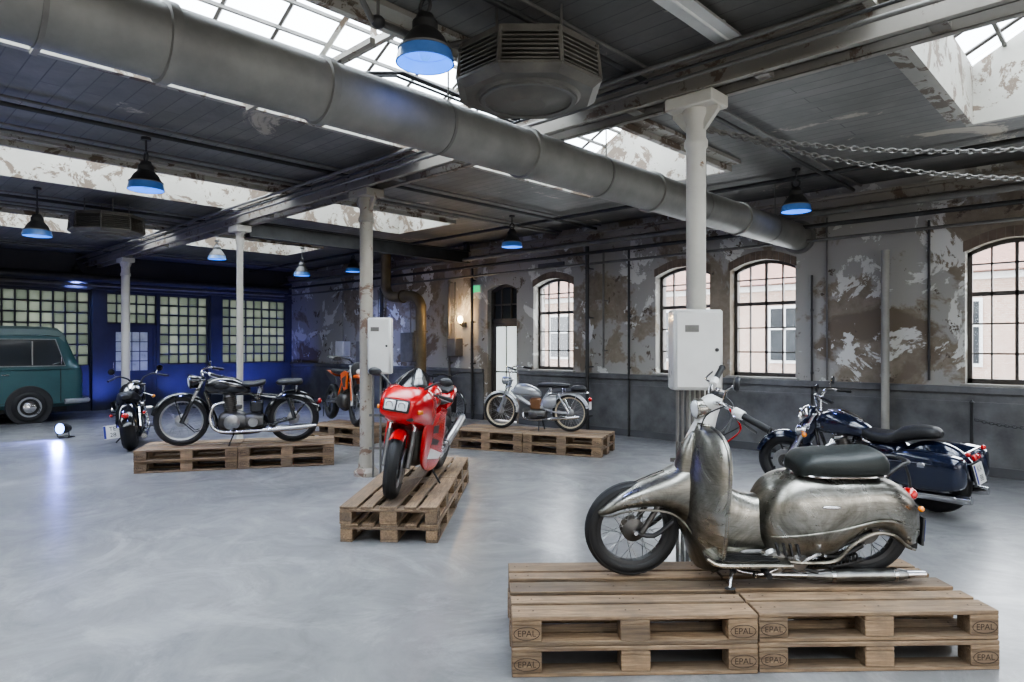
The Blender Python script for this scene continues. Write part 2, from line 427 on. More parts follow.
for a,c in ((XW+.01,-10.32),(-9.26,XE-.01)):
    b.bx(a,c,YW-.03,YW,0,1.0,DADO);b.bx(a,c,YW-.07,YW,1.0,1.09,DADO,.01);b.bx(a,c,YW-.045,YW,.86,.9,DADO);b.bx(a,c,YW-.05,YW,0,.12,DARKW)
b.obj('trim_1')
b=B()
b.bx(XW,XE,YW-.14,YW-.002,3.52,3.62,BEAM);b.bx(XW,XE,YW-.2,YW-.002,3.62,3.66,BEAM)
b.obj('trim_2')
# ---- windows
for i,(a,c) in enumerate(wins):
    b=B();y=YW+.16;w=c-a
    def zt(u): return WZ1+WR*math.sin(math.pi*min(1,max(0,(u-a)/w)))**.9
    b.bx(a,a+.05,y,y+.05,WZ0,WZ1,FRM);b.bx(c-.05,c,y,y+.05,WZ0,WZ1,FRM);b.bx(a,c,y,y+.05,WZ0,WZ0+.06,FRM)
    arc=[(a+w*k/12) for k in range(13)]
    b.prism([(u,zt(u)+.002) for u in arc]+[(u,zt(u)-.05) for u in reversed(arc)],y,y+.05,FRM)
    for k in (1,2,3):
        u=a+w*k/4;th=.018 if k!=2 else .035
        b.bx(u-th/2,u+th/2,y+.005,y+.045,WZ0,zt(u)-.02,FRM)
    for k in range(1,5):
        z=WZ0+(WZ1-WZ0)*k/4.4;th=.02 if k!=3 else .055
        b.bx(a+.03,c-.03,y+.005,y+.045,z-th/2,z+th/2,FRM)
    b.prism([(a+.01,WZ0+.01)]+[(c-.01,WZ0+.01)]+[(u,zt(u)-.01) for u in reversed(arc)],y+.02,y+.026,GLASS)
    b.bx(a-.05,c+.05,YW-.06,YW+.15,WZ0-.045,WZ0-.001,CONC,.008)
    for k in range(12):
        u0=a-.02+(w+.04)*k/12;u1=a-.02+(w+.04)*(k+1)/12-.006
        b.prism([(u0,zt(u0)+.0),(u1,zt(u1)+.0),(u1,zt(u1)+.13),(u0,zt(u0)+.13)],YW-.008,YW-.001,LINT)
    b.obj('window_%d'%(i+1))
# ---- side door in north wall
b=B();a,c=-10.22,-9.36;y=YW+.12
b.bx(a,a+.06,y,y+.06,0,2.76,FRM);b.bx(c-.06,c,y,y+.06,0,2.76,FRM);b.bx(a,c,y,y+.06,2.08,2.16,FRM)
arc=[(a+(c-a)*k/12) for k in range(13)]
zt=lambda u:2.76+.12*math.sin(math.pi*min(1,max(0,(u-a)/(c-a))))**.9
b.prism([(u,zt(u)) for u in arc]+[(u,zt(u)-.06) for u in reversed(arc)],y,y+.06,FRM)
for k in (1,2): u=a+(c-a)*k/3;b.bx(u-.012,u+.012,y+.01,y+.05,2.1,zt(u)-.02,FRM)
b.bx(a,c,y+.01,y+.05,2.44,2.47,FRM)
b.prism([(a+.02,2.1),(c-.02,2.1)]+[(u,zt(u)-.02) for u in reversed(arc)],y+.07,y+.08,DGLS)
DG=pmat('door_frosted_glass',(.75,.78,.76),.3,0,.08,3,emit=.8,ecol=(.85,.92,.9))  # emission stands in for the light behind the pane
b.bx(a+.06,a+.13,y+.01,y+.05,0.02,2.08,FRM);b.bx(c-.13,c-.06,y+.01,y+.05,.02,2.08,FRM);b.bx(a+.13,c-.13,y+.01,y+.05,1.99,2.08,FRM);b.bx(a+.13,c-.13,y+.01,y+.05,.02,.5,FRM)
b.bx(a+.13,c-.13,y+.02,y+.035,.5,1.99,DG);b.bx(a+.13,c-.13,y+.01,y+.05,1.02,1.05,FRM);b.bx((a+c)/2-.012,(a+c)/2+.012,y+.01,y+.05,.5,1.99,FRM);b.cyl((c-.2,y-.05,1.05),(c-.1,y-.05,1.05),.012,CHR)
b.obj('door_1')
# ---- glass block panels
def blocks(b,y0,y1,z0,z1):
    n=max(1,round((y1-y0)/.245));m=max(1,round((z1-z0)/.245));dy=(y1-y0)/n;dz=(z1-z0)/m
    for i in range(n):
        for j in range(m):
            b.box((XW-.12,y0+(i+.5)*dy,z0+(j+.5)*dz),(.09,dy-.035,dz-.035),GBLK,None,.012)
    for i in range(n+1): b.bx(XW-.17,XW-.09,y0+i*dy-.024,y0+i*dy+.024,z0,z1,BLUEW)
    for j in range(m+1): b.bx(XW-.168,XW-.092,y0,y1,z0+j*dz-.024,z0+j*dz+.024,BLUEW)
for i,(y0,y1,z0,z1) in enumerate([(-3.5,-1.05,1.1,2.9),(-.7,1.75,1.1,2.9),(2.15,4.6,1.1,2.9),(4.98,6.12,2.15,2.9),(6.2,7.43,1.1,2.9),(7.82,9.7,1.1,2.9)]):
    b=B();blocks(b,y0,y1,z0,z1);b.obj('window_%d'%(i+11))
b=B();x=XW-.1
b.bx(x,x+.08,4.98,5.06,0,2.13,BLUEW);b.bx(x,x+.08,6.04,6.12,0,2.13,BLUEW);b.bx(x,x+.08,5.06,6.04,2.05,2.13,BLUEW)
b.bx(x+.01,x+.06,5.06,6.04,.02,.95,BLUEW);b.bx(x+.01,x+.06,5.06,5.18,.95,2.05,BLUEW);b.bx(x+.01,x+.06,5.92,6.04,.95,2.05,BLUEW);b.bx(x+.01,x+.06,5.18,5.92,1.93,2.05,BLUEW)
DG2=pmat('door_wire_glass',(.30,.34,.30),.3,0,.25,5,emit=.14,ecol=(.7,.8,.75));b.bx(x+.02,x+.04,5.18,5.92,.95,1.93,DG2);b.cyl((x+.1,5.12,1.0),(x+.1,5.12,1.16),.012,CHR)  # weak emission on the wire glass stands in for light from behind
for k in (1,2,3): b.bx(x+.015,x+.045,5.18+.185*k-.01,5.18+.185*k+.01,.95,1.93,BLUEW)
for k in (1,2,3): b.bx(x+.016,x+.044,5.18,5.92,.95+.245*k-.01,.95+.245*k+.01,BLUEW)
b.obj('door_2')
b=B()
for y in (1.95,4.79,7.62): b.bx(XW,XW+.12,y-.16,y+.16,0,3.3,BLUEW)
b.bx(XW,XW+.16,YS,YW-.2,2.96,3.3,DARKW)
b.obj('trim_5')

# ------------------------------------------------------------------ structure
YB=4.67
b=B()
for s_ in (-1,1):
    y=YB+s_*.09
    b.bx(XW,XE,y-.008,y+.008,3.5,3.74,BEAM);b.bx(XW,XE,y-.008 if s_>0 else y-.06,y+.06 if s_>0 else y+.008,3.5,3.515,BEAM);b.bx(XW,XE,y-.008 if s_>0 else y-.06,y+.06 if s_>0 else y+.008,3.725,3.74,BEAM)
for k in range(24): b.bx(XW+.5+k*1.08-.05,XW+.5+k*1.08+.05,YB-.085,YB+.085,3.52,3.56,BEAM)
b.bx(XW,XE,YB-.04,YB+.04,3.74,ZC-.001,BEAM)
b.obj('steel_beam')
b=B();x=-10.6
b.bx(x-.07,x+.07,YB+.17,YW-.21,3.36,3.375,PIPEB);b.bx(x-.07,x+.07,YB+.17,YW-.21,3.6,3.615,PIPEB);b.bx(x-.01,x+.01,YB+.17,YW-.21,3.37,3.61,PIPEB);b.bx(x-.07,x+.07,YB+.17,YB+.2,3.36,3.8,PIPEB);b.bx(x-.05,x+.05,YW-.3,YW-.21,3.6,3.8,PIPEB)
b.obj('steel_beam')
def column(x,r,mat,big):
    b=B();o=(x,YB,0)
    if big:
        b.lathe([(r*1.9,0),(r*1.9,.05),(r*1.25,.10),(r*1.15,.2),(r,.3),(r,3.10),(r*1.2,3.12),(r*1.2,3.16),(r,3.19),(r,3.30),(r*1.3,3.36),(r*1.3,3.40)],o,(0,0,1),mat,28,False,True)
        b.box((x,YB,3.45),(.40,.26,.099),mat,None,.01)
        for s_ in (-1,1):
            b.prism([(x+s_*r*.8,3.22),(x+s_*.19,3.37),(x+s_*.19,3.42),(x+s_*r*.8,3.42)],YB-.02,YB+.02,mat)
    else:
        b.lathe([(r*1.7,0),(r*1.7,.04),(r*1.1,.08),(r,.15),(r,3.2),(r*1.25,3.22),(r*1.25,3.3),(r,3.33),(r,3.4)],o,(0,0,1),mat,22,False,True)
        b.box((x,YB,3.45),(.32,.24,.099),mat,None,.01)
        for s_ in (-1,1): b.prism([(x+s_*r*.8,3.28),(x+s_*.13,3.38),(x+s_*.13,3.41),(x+s_*r*.8,3.41)],YB-.02,YB+.02,mat)
    return b
b=column(-2.52,.074,COLW,True);b.obj('cast_iron_column')
b=column(-6.96,.080,COLR,True);b.obj('cast_iron_column')
b=column(-10.5,.05,COLW,False);b.obj('cast_iron_column')
b=column(-16.2,.085,COLW,True);b.obj('cast_iron_column')
b=column(1.94,.078,COLW,True);b.obj('cast_iron_column')
def cabinet(cx,cy,z0,z1,w,dp,yaw,cond):
    b=B();h=z1-z0
    b.box((0,0,(z0+z1)/2),(w,dp,h),ENAM,None,.015);b.box((0,-dp/2-.006,(z0+z1)/2),(w-.04,.012,h-.04),ENAM,None,.004)
    b.cyl((w/2-.05,-dp/2-.02,(z0+z1)/2),(w/2-.05,-dp/2,(z0+z1)/2),.014,BLKM)
    b.box((-.05,-dp/2-.013,z1-.14),(.1,.003,.05),PIPEG)
    for k in range(cond):
        x=-w/2+.05+(w-.1)*k/max(1,cond-1)
        b.cyl((x,.0,0),(x,0,z0+.01),.013,PIPEG,8)
    for z in (.35,.75):
        if cond: b.box((0,.014,z),(w,.01,.03),PIPEG)
    b.obj('electrical_cabinet',place((cx,cy,0),yaw))
p=V((-2.52,YB,0))-_F*.19-_R*.06
cabinet(p.x,p.y,1.27,1.86,.36,.18,YAW,8)
p=V((-6.96,YB,0))+_R*.20-_F*.13
cabinet(p.x,p.y,1.25,1.93,.28,.16,YAW,3)
# ------------------------------------------------------------------ big duct
b=B();X=-3.7;Z=3.17;r=.19
ys=[-6.9,-3,-1,.3,1.25,2.15,4.0,5.9,7.9,YW-.001]
b.tube([(X,-6.99,Z),(X,YW-.002,Z)],r,DUCT,32)
for y in ys[1:-1]:
    b.lathe([(r,-.03),(r+.018,-.025),(r+.018,.025),(r,.03)],(X,y,Z),(0,1,0),DUCT,32)
b.lathe([(r+.05,-.03),(r+.05,0)],(X,YW-.002,Z),(0,1,0),DUCT,32,False,True)
for y in (-2,.7,3.1,5.0,6.9,8.8):
    b.lathe([(r+.003,-.012),(r+.006,-.012),(r+.006,.012),(r+.003,.012)],(X,y,Z),(0,1,0),PIPEG,32,True)
    b.cyl((X+.1,y,Z+.16),(X+.1,y,ZC),.006,PIPEG,6)
b.obj('ventilation_duct')
def heater(p,s,yaw,zt_):
    b=B()
    def octo(r,z): return [(r*math.cos(D(22.5+45*k)),r*math.sin(D(22.5+45*k)),z) for k in range(8)]
    def oprism(rs,mat):
        vs=[];fs=[]
        for r,z in rs: vs+=octo(r,z)
        for i in range(len(rs)-1):
            for k in range(8): fs.append((i*8+k,i*8+(k+1)%8,(i+1)*8+(k+1)%8,(i+1)*8+k))
        fs.append(list(range(8)));fs.append([(len(rs)-1)*8+k for k in range(8)]);b.add(vs,fs,mat)
    oprism([(.46,.0),(.52,.04),(.52,.06)],UNIT);oprism([(.40,.06),(.40,.27)],PIPEB)
    oprism([(.48,.26),(.48,.30),(.3,.32)],UNIT)
    for i in range(7):
        z=.075+.028*i
        oprism([(.505,z),(.505,z+.010),(.45,z+.024),(.45,z+.014)],UNIT)
    for k in range(8):
        a=D(22.5+45*k);b.tube([(.51*math.cos(a),.51*math.sin(a),.05),(.485*math.cos(a),.485*math.sin(a),.28)],.016,UNIT,6)
    b.lathe([(.0,-.05),(.12,-.05),(.16,-.03),(.34,-.015),(.36,.0)],(0,0,0),(0,0,1),UNIT,32)
    b.ring((0,0,-.02),(0,0,1),.3,.33,.02,PIPEG,32)
    for k in range(4):
        a=D(45+90*k);b.cyl((.3*math.cos(a),.3*math.sin(a),.3),(.3*math.cos(a),.3*math.sin(a),(zt_-p.z)/s),.01,PIPEG,6)
    M=place(p,yaw)@Matrix.Scale(s,4);b.obj('ceiling_air_heater',M,25)
heater(at(4.5,.11,3.27),.98,YAW,ZC)
heater(at(10.2,-6.2,3.28),1.0,YAW,ZC)
def pendant(p,s=1.0,w=20,zt_=ZC):
    b=B();H=(zt_-p.z)/s
    b.lathe([(.160,.08),(.165,.082),(.12,.165),(.085,.205),(.08,.21),(.08,.26),(.06,.285),(.05,.31),(.0,.315)],(0,0,0),(0,0,1),PIPEB,32)
    b.lathe([(.178,0),(.184,.004),(.178,.035),(.165,.082),(.158,.082)],(0,0,0),(0,0,1),SHADE,32)
    b.lathe([(.174,.004),(.155,.08),(.08,.18),(0,.185)],(0,0,0),(0,0,1),BLUEL,32)
    b.ring((0,0,.084),(0,0,1),.155,.172,.012,PIPEG,32)
    b.torus((0,0,.36),(0,1,0),.05,.011,PIPEB,18,8)
    b.cyl((0,0,.41),(0,0,H),.01,PIPEB,8);b.cyl((0,0,H-.03),(0,0,H),.05,PIPEB,14)
    b.ell((0,0,.08),(.045,.045,.06),BLUEL)
    o=b.obj('pendant_lamp',Matrix.Translation(p)@Matrix.Scale(s,4),30)
    l=bpy.data.lights.new('pendant_glow','SPOT');l.energy=w;l.color=(.25,.33,1);l.spot_size=D(130);l.spot_blend=1;l.shadow_soft_size=.12
    lo=bpy.data.objects.new('pendant_glow',l);SC.collection.objects.link(lo);lo.parent=o;lo.location=(0,0,-.02)
for d,la,z in ((4.1,-.535,3.33),(7.06,-3.88,3.24),(9.3,-6.63,3.12),(8.3,3.54,3.26),(11.3,0,3.26),(15,-4.73,3.16),(16,-3.82,3.36),(15.9,-10.4,3.2),(14,-6.2,3.40)):
    pendant(at(d,la,z),.98,150 if la<-3 else 35,ZC)
for (x,y0,y1) in ((-2.1,3.0,4.4),):
    b=B();b.prism([(x-.09,3.70),(x-.05,3.76),(x+.05,3.76),(x+.09,3.70)],y0,y1,ENAM);b.cyl((x,y0+.05,3.70),(x,y1-.05,3.70),.014,ENAM,10)
    for y in (y0+.15,y1-.15): b.bx(x-.02,x+.02,y-.02,y+.02,3.75,ZC,ENAM)
    b.obj('strip_light_fitting')
# ------------------------------------------------------------------ ceiling pipes and conduits
def pipes(name,runs,clamps=None):
    b=B()
    for P,r,m_ in runs:
        b.tube(P,r,m_,12)
        for q in P[1:-1]: b.ell(q,(r*1.15,)*3,m_)
    b.obj(name)
pipes('conduit_run',[([(XW+.2,4.4,3.56),(XE-.1,4.4,3.56)],.016,PIPEG),([(XW+.2,4.34,3.60),(XE-.1,4.34,3.60)],.012,PIPEB),([(XW+.2,4.28,3.65),(XE-.1,4.28,3.65)],.02,PIPEG)])
for k,(x,m_) in enumerate(((-7.2,PIPEB),(-8.1,PIPEG),(-11.6,PIPEB),(-12.4,PIPEG),(-2.9,PIPEB),(-16.9,PIPEG))):
    pipes('ceiling_pipe',[([(x,YS+.01,3.70),(x,YW-.2,3.70)],.022,m_),([(x+.09,YS+.01,3.74),(x+.09,YW-.2,3.74)],.014,PIPEG)])
for y,z,r_,m_ in ((9.55,3.42,.045,PIPEG),(9.68,3.27,.03,PIPEB),(9.74,3.08,.022,PIPEG),(8.6,3.72,.03,PIPEB)):
    pipes('wall_pipe' if y>9 else 'ceiling_pipe',[([(XW+.02,y,z),(XE-.02,y,z)],r_,m_)])
pipes('wall_pipe',[([(XW+.5,YS+.02,3.2),(XW+.5,YW-.4,3.2)],.1,PIPEB),([(XW+.3,YS+.02,3.05),(XW+.3,YW-.4,3.05)],.035,PIPEG)])
b=B()
for x in (-4.35,-4.2): b.bx(x-.012,x+.012,-4,3.6,3.58,3.62,PIPEG)
for k in range(22): b.bx(-4.35,-4.2,-3.9+k*.35-.01,-3.88+k*.35,3.585,3.605,PIPEG)
for x,z in ((-4.32,3.625),(-4.27,3.63),(-4.23,3.625)): b.tube([(x,-4,z),(x,2.8,z),(x+.1,3.1,z+.06),(x+.2,4.3,z-.03)],.011,BLKM,8)
for k in range(5):
    y=-3.6+k*1.55;b.bx(-5.68,-3.80,y-.02,y+.02,3.64,3.68,BEAM);b.cyl((-4.35,y,3.6),(-4.35,y,3.66),.006,PIPEG,6);b.cyl((-4.2,y,3.6),(-4.2,y,3.66),.006,PIPEG,6)
b.obj('cable_tray')
b=B()
b.tube([(-3.35,-1,3.66),(-3.35,2.2,3.66),(-3.45,2.35,3.6),(-3.45,2.9,3.6),(-3.35,3.05,3.66),(-3.35,4.2,3.66)],.022,PIPEG,10)
for y in (1.2,1.6,2.4,2.75): b.ell((-3.36 if y<2 else -3.45,y,3.66 if y<2 else 3.6),(.04,.05,.04),PIPEB);b.cyl((-3.36 if y<2 else -3.45,y,3.62),(-3.36 if y<2 else -3.45,y,3.8),.01,PIPEG,8)
b.obj('ceiling_pipe')
def vpipe(x,r,m_,z0=0,z1=3.4,y=9.78,col=0):
    b=B();b.cyl((x,y,z0),(x,y,z1),r,m_,16)
    z=z0+.3
    while z<z1:
        b.lathe([(r,-.02),(r*1.25,-.02),(r*1.25,.02),(r,.02)],(x,y,z),(0,0,1),m_,16);b.bx(x-.01,x+.01,y,YW,z-.01,z+.01,m_);z+=.9
    b.obj('wall_pipe')
vpipe(-2.52,.05,PIPEW,0,2.85,9.72);vpipe(-2.05,.015,PIPEB,1.15,3.2,9.86);vpipe(-3.3,.012,PIPEG,1.1,3.4,9.87)
vpipe(-7.42,.035,PIPEB,0,3.4,9.72);vpipe(-7.1,.018,PIPEG,1.2,3.3,9.78);vpipe(-6.6,.02,PIPEB,0,3.3,9.84)
vpipe(-10.6,.03,PIPEB,0,3.3,9.8);vpipe(-11.35,.03,PIPEG,0,3.05,9.8);vpipe(-13.9,.05,PIPEB,0,3.05,9.78);vpipe(-3.5,.015,PIPEB,0,2.6,9.85)
b=B();yy=9.34;b.tube([(-13.1,yy,3.79),(-13.1,yy,3.2),(-13.1,yy,2.95),(-12.95,yy,2.78),(-12.7,yy,2.72),(-12.2,yy,2.72),(-11.95,yy,2.66),(-11.8,yy,2.5),(-11.78,yy,2.2),(-11.78,yy,0.0)],.12,PIPEY,18,4);b.ring((-11.78,yy,1.9),(0,0,1),.12,.16,.04,PIPEY);b.ring((-12.45,yy,2.72),(1,0,0),.12,.15,.04,PIPEY);b.obj('heating_pipe')
for x,w,z0,z1,m_ in ((-11.3,.3,1.35,1.75,PIPEG),(-13.0,.5,1.2,1.9,PIPEG),(-14.9,.6,1.12,1.7,PIPEG),(-14.2,.25,1.5,1.8,ENAM),(-15.9,.4,1.3,1.7,ENAM)):
    b=B();b.bx(x,x+w,YW-.22,YW-.0,z0,z1,m_,.01);b.bx(x+.02,x+w-.02,YW-.228,YW-.22,z0+.02,z1-.02,m_)
    b.cyl((x+w/2,YW-.1,z1),(x+w/2,YW-.1,3.0),.014,PIPEG,8);b.obj('wall_switch_box')
b=B();p=V((-10.93,YW,2.1));b.bx(p.x-.05,p.x+.05,YW-.05,YW,2.0,2.1,PIPEB);b.tube([(p.x,YW-.03,2.05),(p.x,YW-.12,2.03),(p.x,YW-.14,2.08)],.012,PIPEB,8,3);b.ell((p.x,YW-.14,2.16),(.06,.06,.085),WARM);o=b.obj('wall_sconce')
l=bpy.data.lights.new('sconce_light','POINT');l.energy=26;l.color=(1,.66,.32);l.shadow_soft_size=.06;lo=bpy.data.objects.new('sconce_light',l);SC.collection.objects.link(lo);lo.location=(p.x,YW-.26,2.2);lo.parent=o
EX=pmat('exit_sign_green',(.02,.35,.12),.4,0,.05,4,emit=.8,ecol=(.05,.8,.3));b=B();b.bx(-10.65,-10.35,YW-.08,YW,2.72,2.9,ENAM);b.bx(-10.63,-10.37,YW-.085,YW-.08,2.74,2.88,EX);b.obj('exit_sign')
b=B();b.bx(-8.75,-8.1,YW-.03,YW-.0,3.08,3.2,DARKW);b.obj('wall_plaque')
# ------------------------------------------------------------------ chains
def chain(name,A,Bp,sag,L=.05,wr=.0055,mat=PIPEG,posts=None):
    A=V(A);Bp=V(Bp);b=B();n=int((Bp-A).length*1.03/(L*.78))
    for i in range(n):
        t=(i+.5)/n;p=A.lerp(Bp,t);p.z-=sag*4*t*(1-t)
        t2=t+.01;q=A.lerp(Bp,t2);q.z-=sag*4*t2*(1-t2);T=(q-p).normalized()
        up=V((0,0,1));w=T.cross(up).normalized();u=w.cross(T)
        if i%2: u,w=w,u
        pts=[]
        for k in range(10):
            a=2*math.pi*k/10;pts.append(p+T*(L/2)*math.cos(a)+u*(L*.3)*math.sin(a))
        b.tube(pts,wr,mat,5,0,True,True)
    return b
c0=V((-2.52,YB,3.24))
chain('c',c0+V((.08,.04,0)),(2.2,7.4,3.62),.46,.055,.007,PIPEG).obj('hanging_chain')
chain('c',c0+V((.08,.06,.02)),(2.4,8.4,3.60),.62,.055,.007,PIPEG).obj('hanging_chain')
def post(p):
    b=B();b.lathe([(0.16,0),(.16,.02),(.02,.04),(.018,.9),(.03,.92),(0,.96)],p,(0,0,1),BLKM,20);b.obj('barrier_post')
pa=at(7.9,5.45);pb=at(6.6,6.3)
post(pa);post(pb);dd=(pb-pa).normalized()*.035;chain('c',pa+dd+V((0,0,.72)),pb-dd+V((0,0,.90)),.12,.05,.006,PIPEB).obj('barrier_chain')

# ------------------------------------------------------------------ PALLETS
def pallet_mesh(stamp):
    b=B();ch=.004
    ys=[(-.4,.145),(-.2275,.10),(-.0725,.145),(.1275,.10),(.255,.145)]
    for y,w in ys: b.bx(-.6,.6,y,y+w,.122,.144,WOOD,ch)
    for x in (-.6,-.0725,.455): b.bx(x,x+.145,-.4,.4,.1,.122,WOOD,ch)
    for x in (-.6,-.0725,.455):
        for y,w in ((-.4,.1),(-.0725,.145),(.3,.1)): b.bx(x,x+.145,y,y+w,.022,.1,WOOD,ch)
    for y,w in ((-.4,.1),(-.0725,.145),(.3,.1)): b.bx(-.6,.6,y,y+w,0,.022,WOOD,ch)
    if stamp:
        for x,t in ((-.5275,'EPAL'),(.5275,'EPAL')):
            for sgn in (1,-1):
                M=Matrix.Translation((x,-.4012*sgn,.062))@Matrix.Rotation(D(0 if sgn>0 else 180),4,'Z')@Matrix.Rotation(D(90),4,'X')
                b.text(t,.042,M,STAMP)
                pts=[M@V((.062*math.cos(a),.031*math.sin(a),0)) for a in [2*math.pi*k/24 for k in range(24)]]
                b.tube(pts,.0018,STAMP,4,0,True,True)
        for x in [-.5275,0,.5275]:
            for y,w in ys:
                for dx in (-.035,.035): b.cyl((x+dx,y+w/2,.1438),(x+dx,y+w/2,.1447),.005,STAMP,6)
    me=b.obj('wooden_pallet');return me
PM=pallet_mesh(True)
proto=PM.data;bpy.data.objects.remove(PM)
def pallet(p,yaw):
    o=bpy.data.objects.new('wooden_pallet',proto);SC.collection.objects.link(o);o.matrix_world=place(p,yaw);return o
def stack(c0,yaw,n,levels=2,gap=.012,jit=.6):
    u=V((math.cos(D(yaw)),math.sin(D(yaw)),0));w=V((-u.y,u.x,0))
    for i in range(n):
        for l_ in range(levels):
            p=c0+u*(.6+i*(1.2+gap))+w*.4;p.z=l_*.1452
            pallet(p+u*random.uniform(-.004,.004)+w*random.uniform(-.012,.012),yaw+random.uniform(-jit,jit)*.5+(180 if random.random()>.5 else 0))
stack(at(3.21,.0),45.6,2)
stack(at(8.26,-4.70),58.9,2)
stack(at(5.38,-.606),131.5,2)
stack(at(10.35,-.963),21.2,2)
stack(at(11.05,-3.45),15,1)
ZP=.2922

# ------------------------------------------------------------------ VEHICLE PARTS
def wheel(b,c,R,w,rim,style='wire',ns=36,disc=0,hub=.045,side=None,tyre=None):
    c=V(c);tyre=tyre or RUB;t=w/2;hh=t*1.0
    prof=[]
    for k in range(14):
        a=2*math.pi*k/14;prof.append((R-hh+hh*math.cos(a),t*math.sin(a)))
    b.lathe(prof,c,(0,1,0),tyre,44,True)
    if w>.06:
        for yy in (-.45,-.15,.15,.45): b.torus(c+V((0,w*yy*.9,0)),(0,1,0),R-hh+hh*math.sqrt(max(0,1-(yy*1.8)**2))-.001,.0035,tyre,44,5)
    ro=R-w*.86;ri=ro-.018
    b.lathe([(ri,-t*.5),(ro,-t*.72),(ro+.012,-t*.72),(ro+.006,-t*.5),(ro-.004,0),(ro+.006,t*.5),(ro+.012,t*.72),(ro,t*.72),(ri,t*.5),(ri-.004,0)],c,(0,1,0),rim,44,True)
    b.lathe([(0,-t*1.1),(hub*.5,-t*1.1),(hub,-t*.8),(hub*.7,-t*.5),(hub*.7,t*.5),(hub,t*.8),(hub*.5,t*1.1),(0,t*1.1)],c,(0,1,0),ALU if rim!=BLKM else STL,24)
    if style=='wire':
        for k in range(ns):
            a=2*math.pi*k/ns;sg=1 if k%2 else -1;da=.35 if (k//2)%2 else -.35
            b.tube([c+V((hub*.9*math.cos(a+da*2),sg*t*.75,hub*.9*math.sin(a+da*2))),c+V((ri*math.cos(a),0,ri*math.sin(a)))],.0019,ALU,4)
    elif style=='cast':
        for k in range(ns):
            a=2*math.pi*k/ns
            p0=V((hub*.6*math.cos(a),0,hub*.6*math.sin(a)));p1=V(((ri+.004)*math.cos(a),0,(ri+.004)*math.sin(a)))
            k2=.7 if ns>6 else 1
            b.tube([c+p0,c+(p0+p1)/2,c+p1],[.026*k2,.016*k2,.02*k2],rim,8)
    elif style=='disc':
        b.lathe([(ri,t*.3),(ri*.75,t*.55),(ri*.5,t*.35),(0,t*.5)],c,(0,1,0),rim,36)
        b.lathe([(ri,-t*.3),(ri*.75,-t*.55),(ri*.5,-t*.35),(0,-t*.5)],c,(0,1,0),rim,36)
    if disc:
        for sg in (side or (-1,1)): b.ring(c+V((0,sg*(t+.012),0)),(0,1,0),disc*.55,disc,.005,ALU,36); b.ring(c+V((0,sg*(t+.012),0)),(0,1,0),hub*.5,disc*.56,.004,STL,20)
def fins(b,p,ax,h,r,n,mat,core=None,sq=None):
    p=V(p);ax=V(ax).normalized()
    b.tube([p,p+ax*h],r*.72,core or mat,14)
    for k in range(n):
        q=p+ax*(h*(k+.5)/n);b.tube([q-ax*h/n*.2,q+ax*h/n*.2],r*(1.0 if k<n-1 else .9),mat,16)
def forks(b,a,t,y,r,mat,mat2=None):
    for s_ in (-1,1):
        A=V((a[0],s_*y,a[1]));T=V((t[0],s_*y,t[1]));m_=A.lerp(T,.5)
        b.cyl(A-V((0,0,.02)),m_,r*1.3,mat2 or mat,14);b.cyl(m_,T,r,mat,14)
    Tm=V((t[0],0,t[1]))
    b.box(Tm,(.06,y*2+.06,.03),mat2 or mat,None,.008)
    q=V((a[0]+(t[0]-a[0])*.78,0,a[1]+(t[1]-a[1])*.78));b.box(q,(.06,y*2+.06,.035),mat2 or mat,None,.008)
    b.cyl(q,Tm,.028,mat2 or mat,12)
def bars(b,c,pts,grip=.12,r=.011,mat=CHR,levers=True):
    c=V(c)
    L=[c+V(p) for p in pts];Rr=[c+V((p[0],-p[1],p[2])) for p in pts]
    b.tube([*reversed(Rr),*L],r,mat,10,3)
    for P in (L,Rr):
        d=(P[-1]-P[-2]).normalized();b.cyl(P[-1]-d*.02,P[-1]+d*grip,.017,RUB,12);b.torus(P[-1]+d*grip,d,.014,.005,RUB,12,6)
        if levers:
            b.cyl(P[-1]-d*.04,P[-1]-d*.0,.02,BLKM,10)
            b.tube([P[-1]-d*.03+V((.02,0,0)),P[-1]+V((.06,0,-.005)),P[-1]+d*grip+V((.05,0,-.015))],.005,ALU,6,3)
def mirror(b,base,top,r,mat=CHR,mat2=None):
    b.tube([base,((V(base)+V(top))/2+V((.02,0,.02))),top],.005,mat,6,3);b.lathe([(0,.02),(r*.7,.018),(r,.004),(r,-.004),(0,-.004)],top,(1,0,.1),mat2 or mat,20)
def headlamp(b,c,r,L,mat,ax=(1,0,-.05)):
    c=V(c);b.lathe([(0,-L),(r*.45,-L*.92),(r*.8,-L*.6),(r*.97,-L*.2),(r,0),(r*1.05,.005),(r*1.05,.02),(r*.96,.025)],c,ax,mat,28)
    b.lathe([(r*.97,.02),(r*.7,.036),(r*.35,.045),(0,.048)],c,ax,LENS,28)
def plate(b,M,w=.2,h=.19,txt='HD 27'):
    o=b.M;b.M=o@M
    b.box((0,0,0),(.006,w,h),PLATE,None,.002);b.box((-.004,0,0),(.003,w-.01,h-.01),WHT)
    b.box((-.0062,w/2-.018,0),(.002,.03,h-.015),PLB)
    T=Matrix.Translation((-.0075,-.01,0))@Matrix.Rotation(D(-90),4,'Z')@Matrix.Rotation(D(90),4,'X')
    for i,l_ in enumerate(txt.split()): b.text(l_,h*.42,T@Matrix.Translation((0,h*.22-i*h*.45,0)),BLKM)
    b.M=o

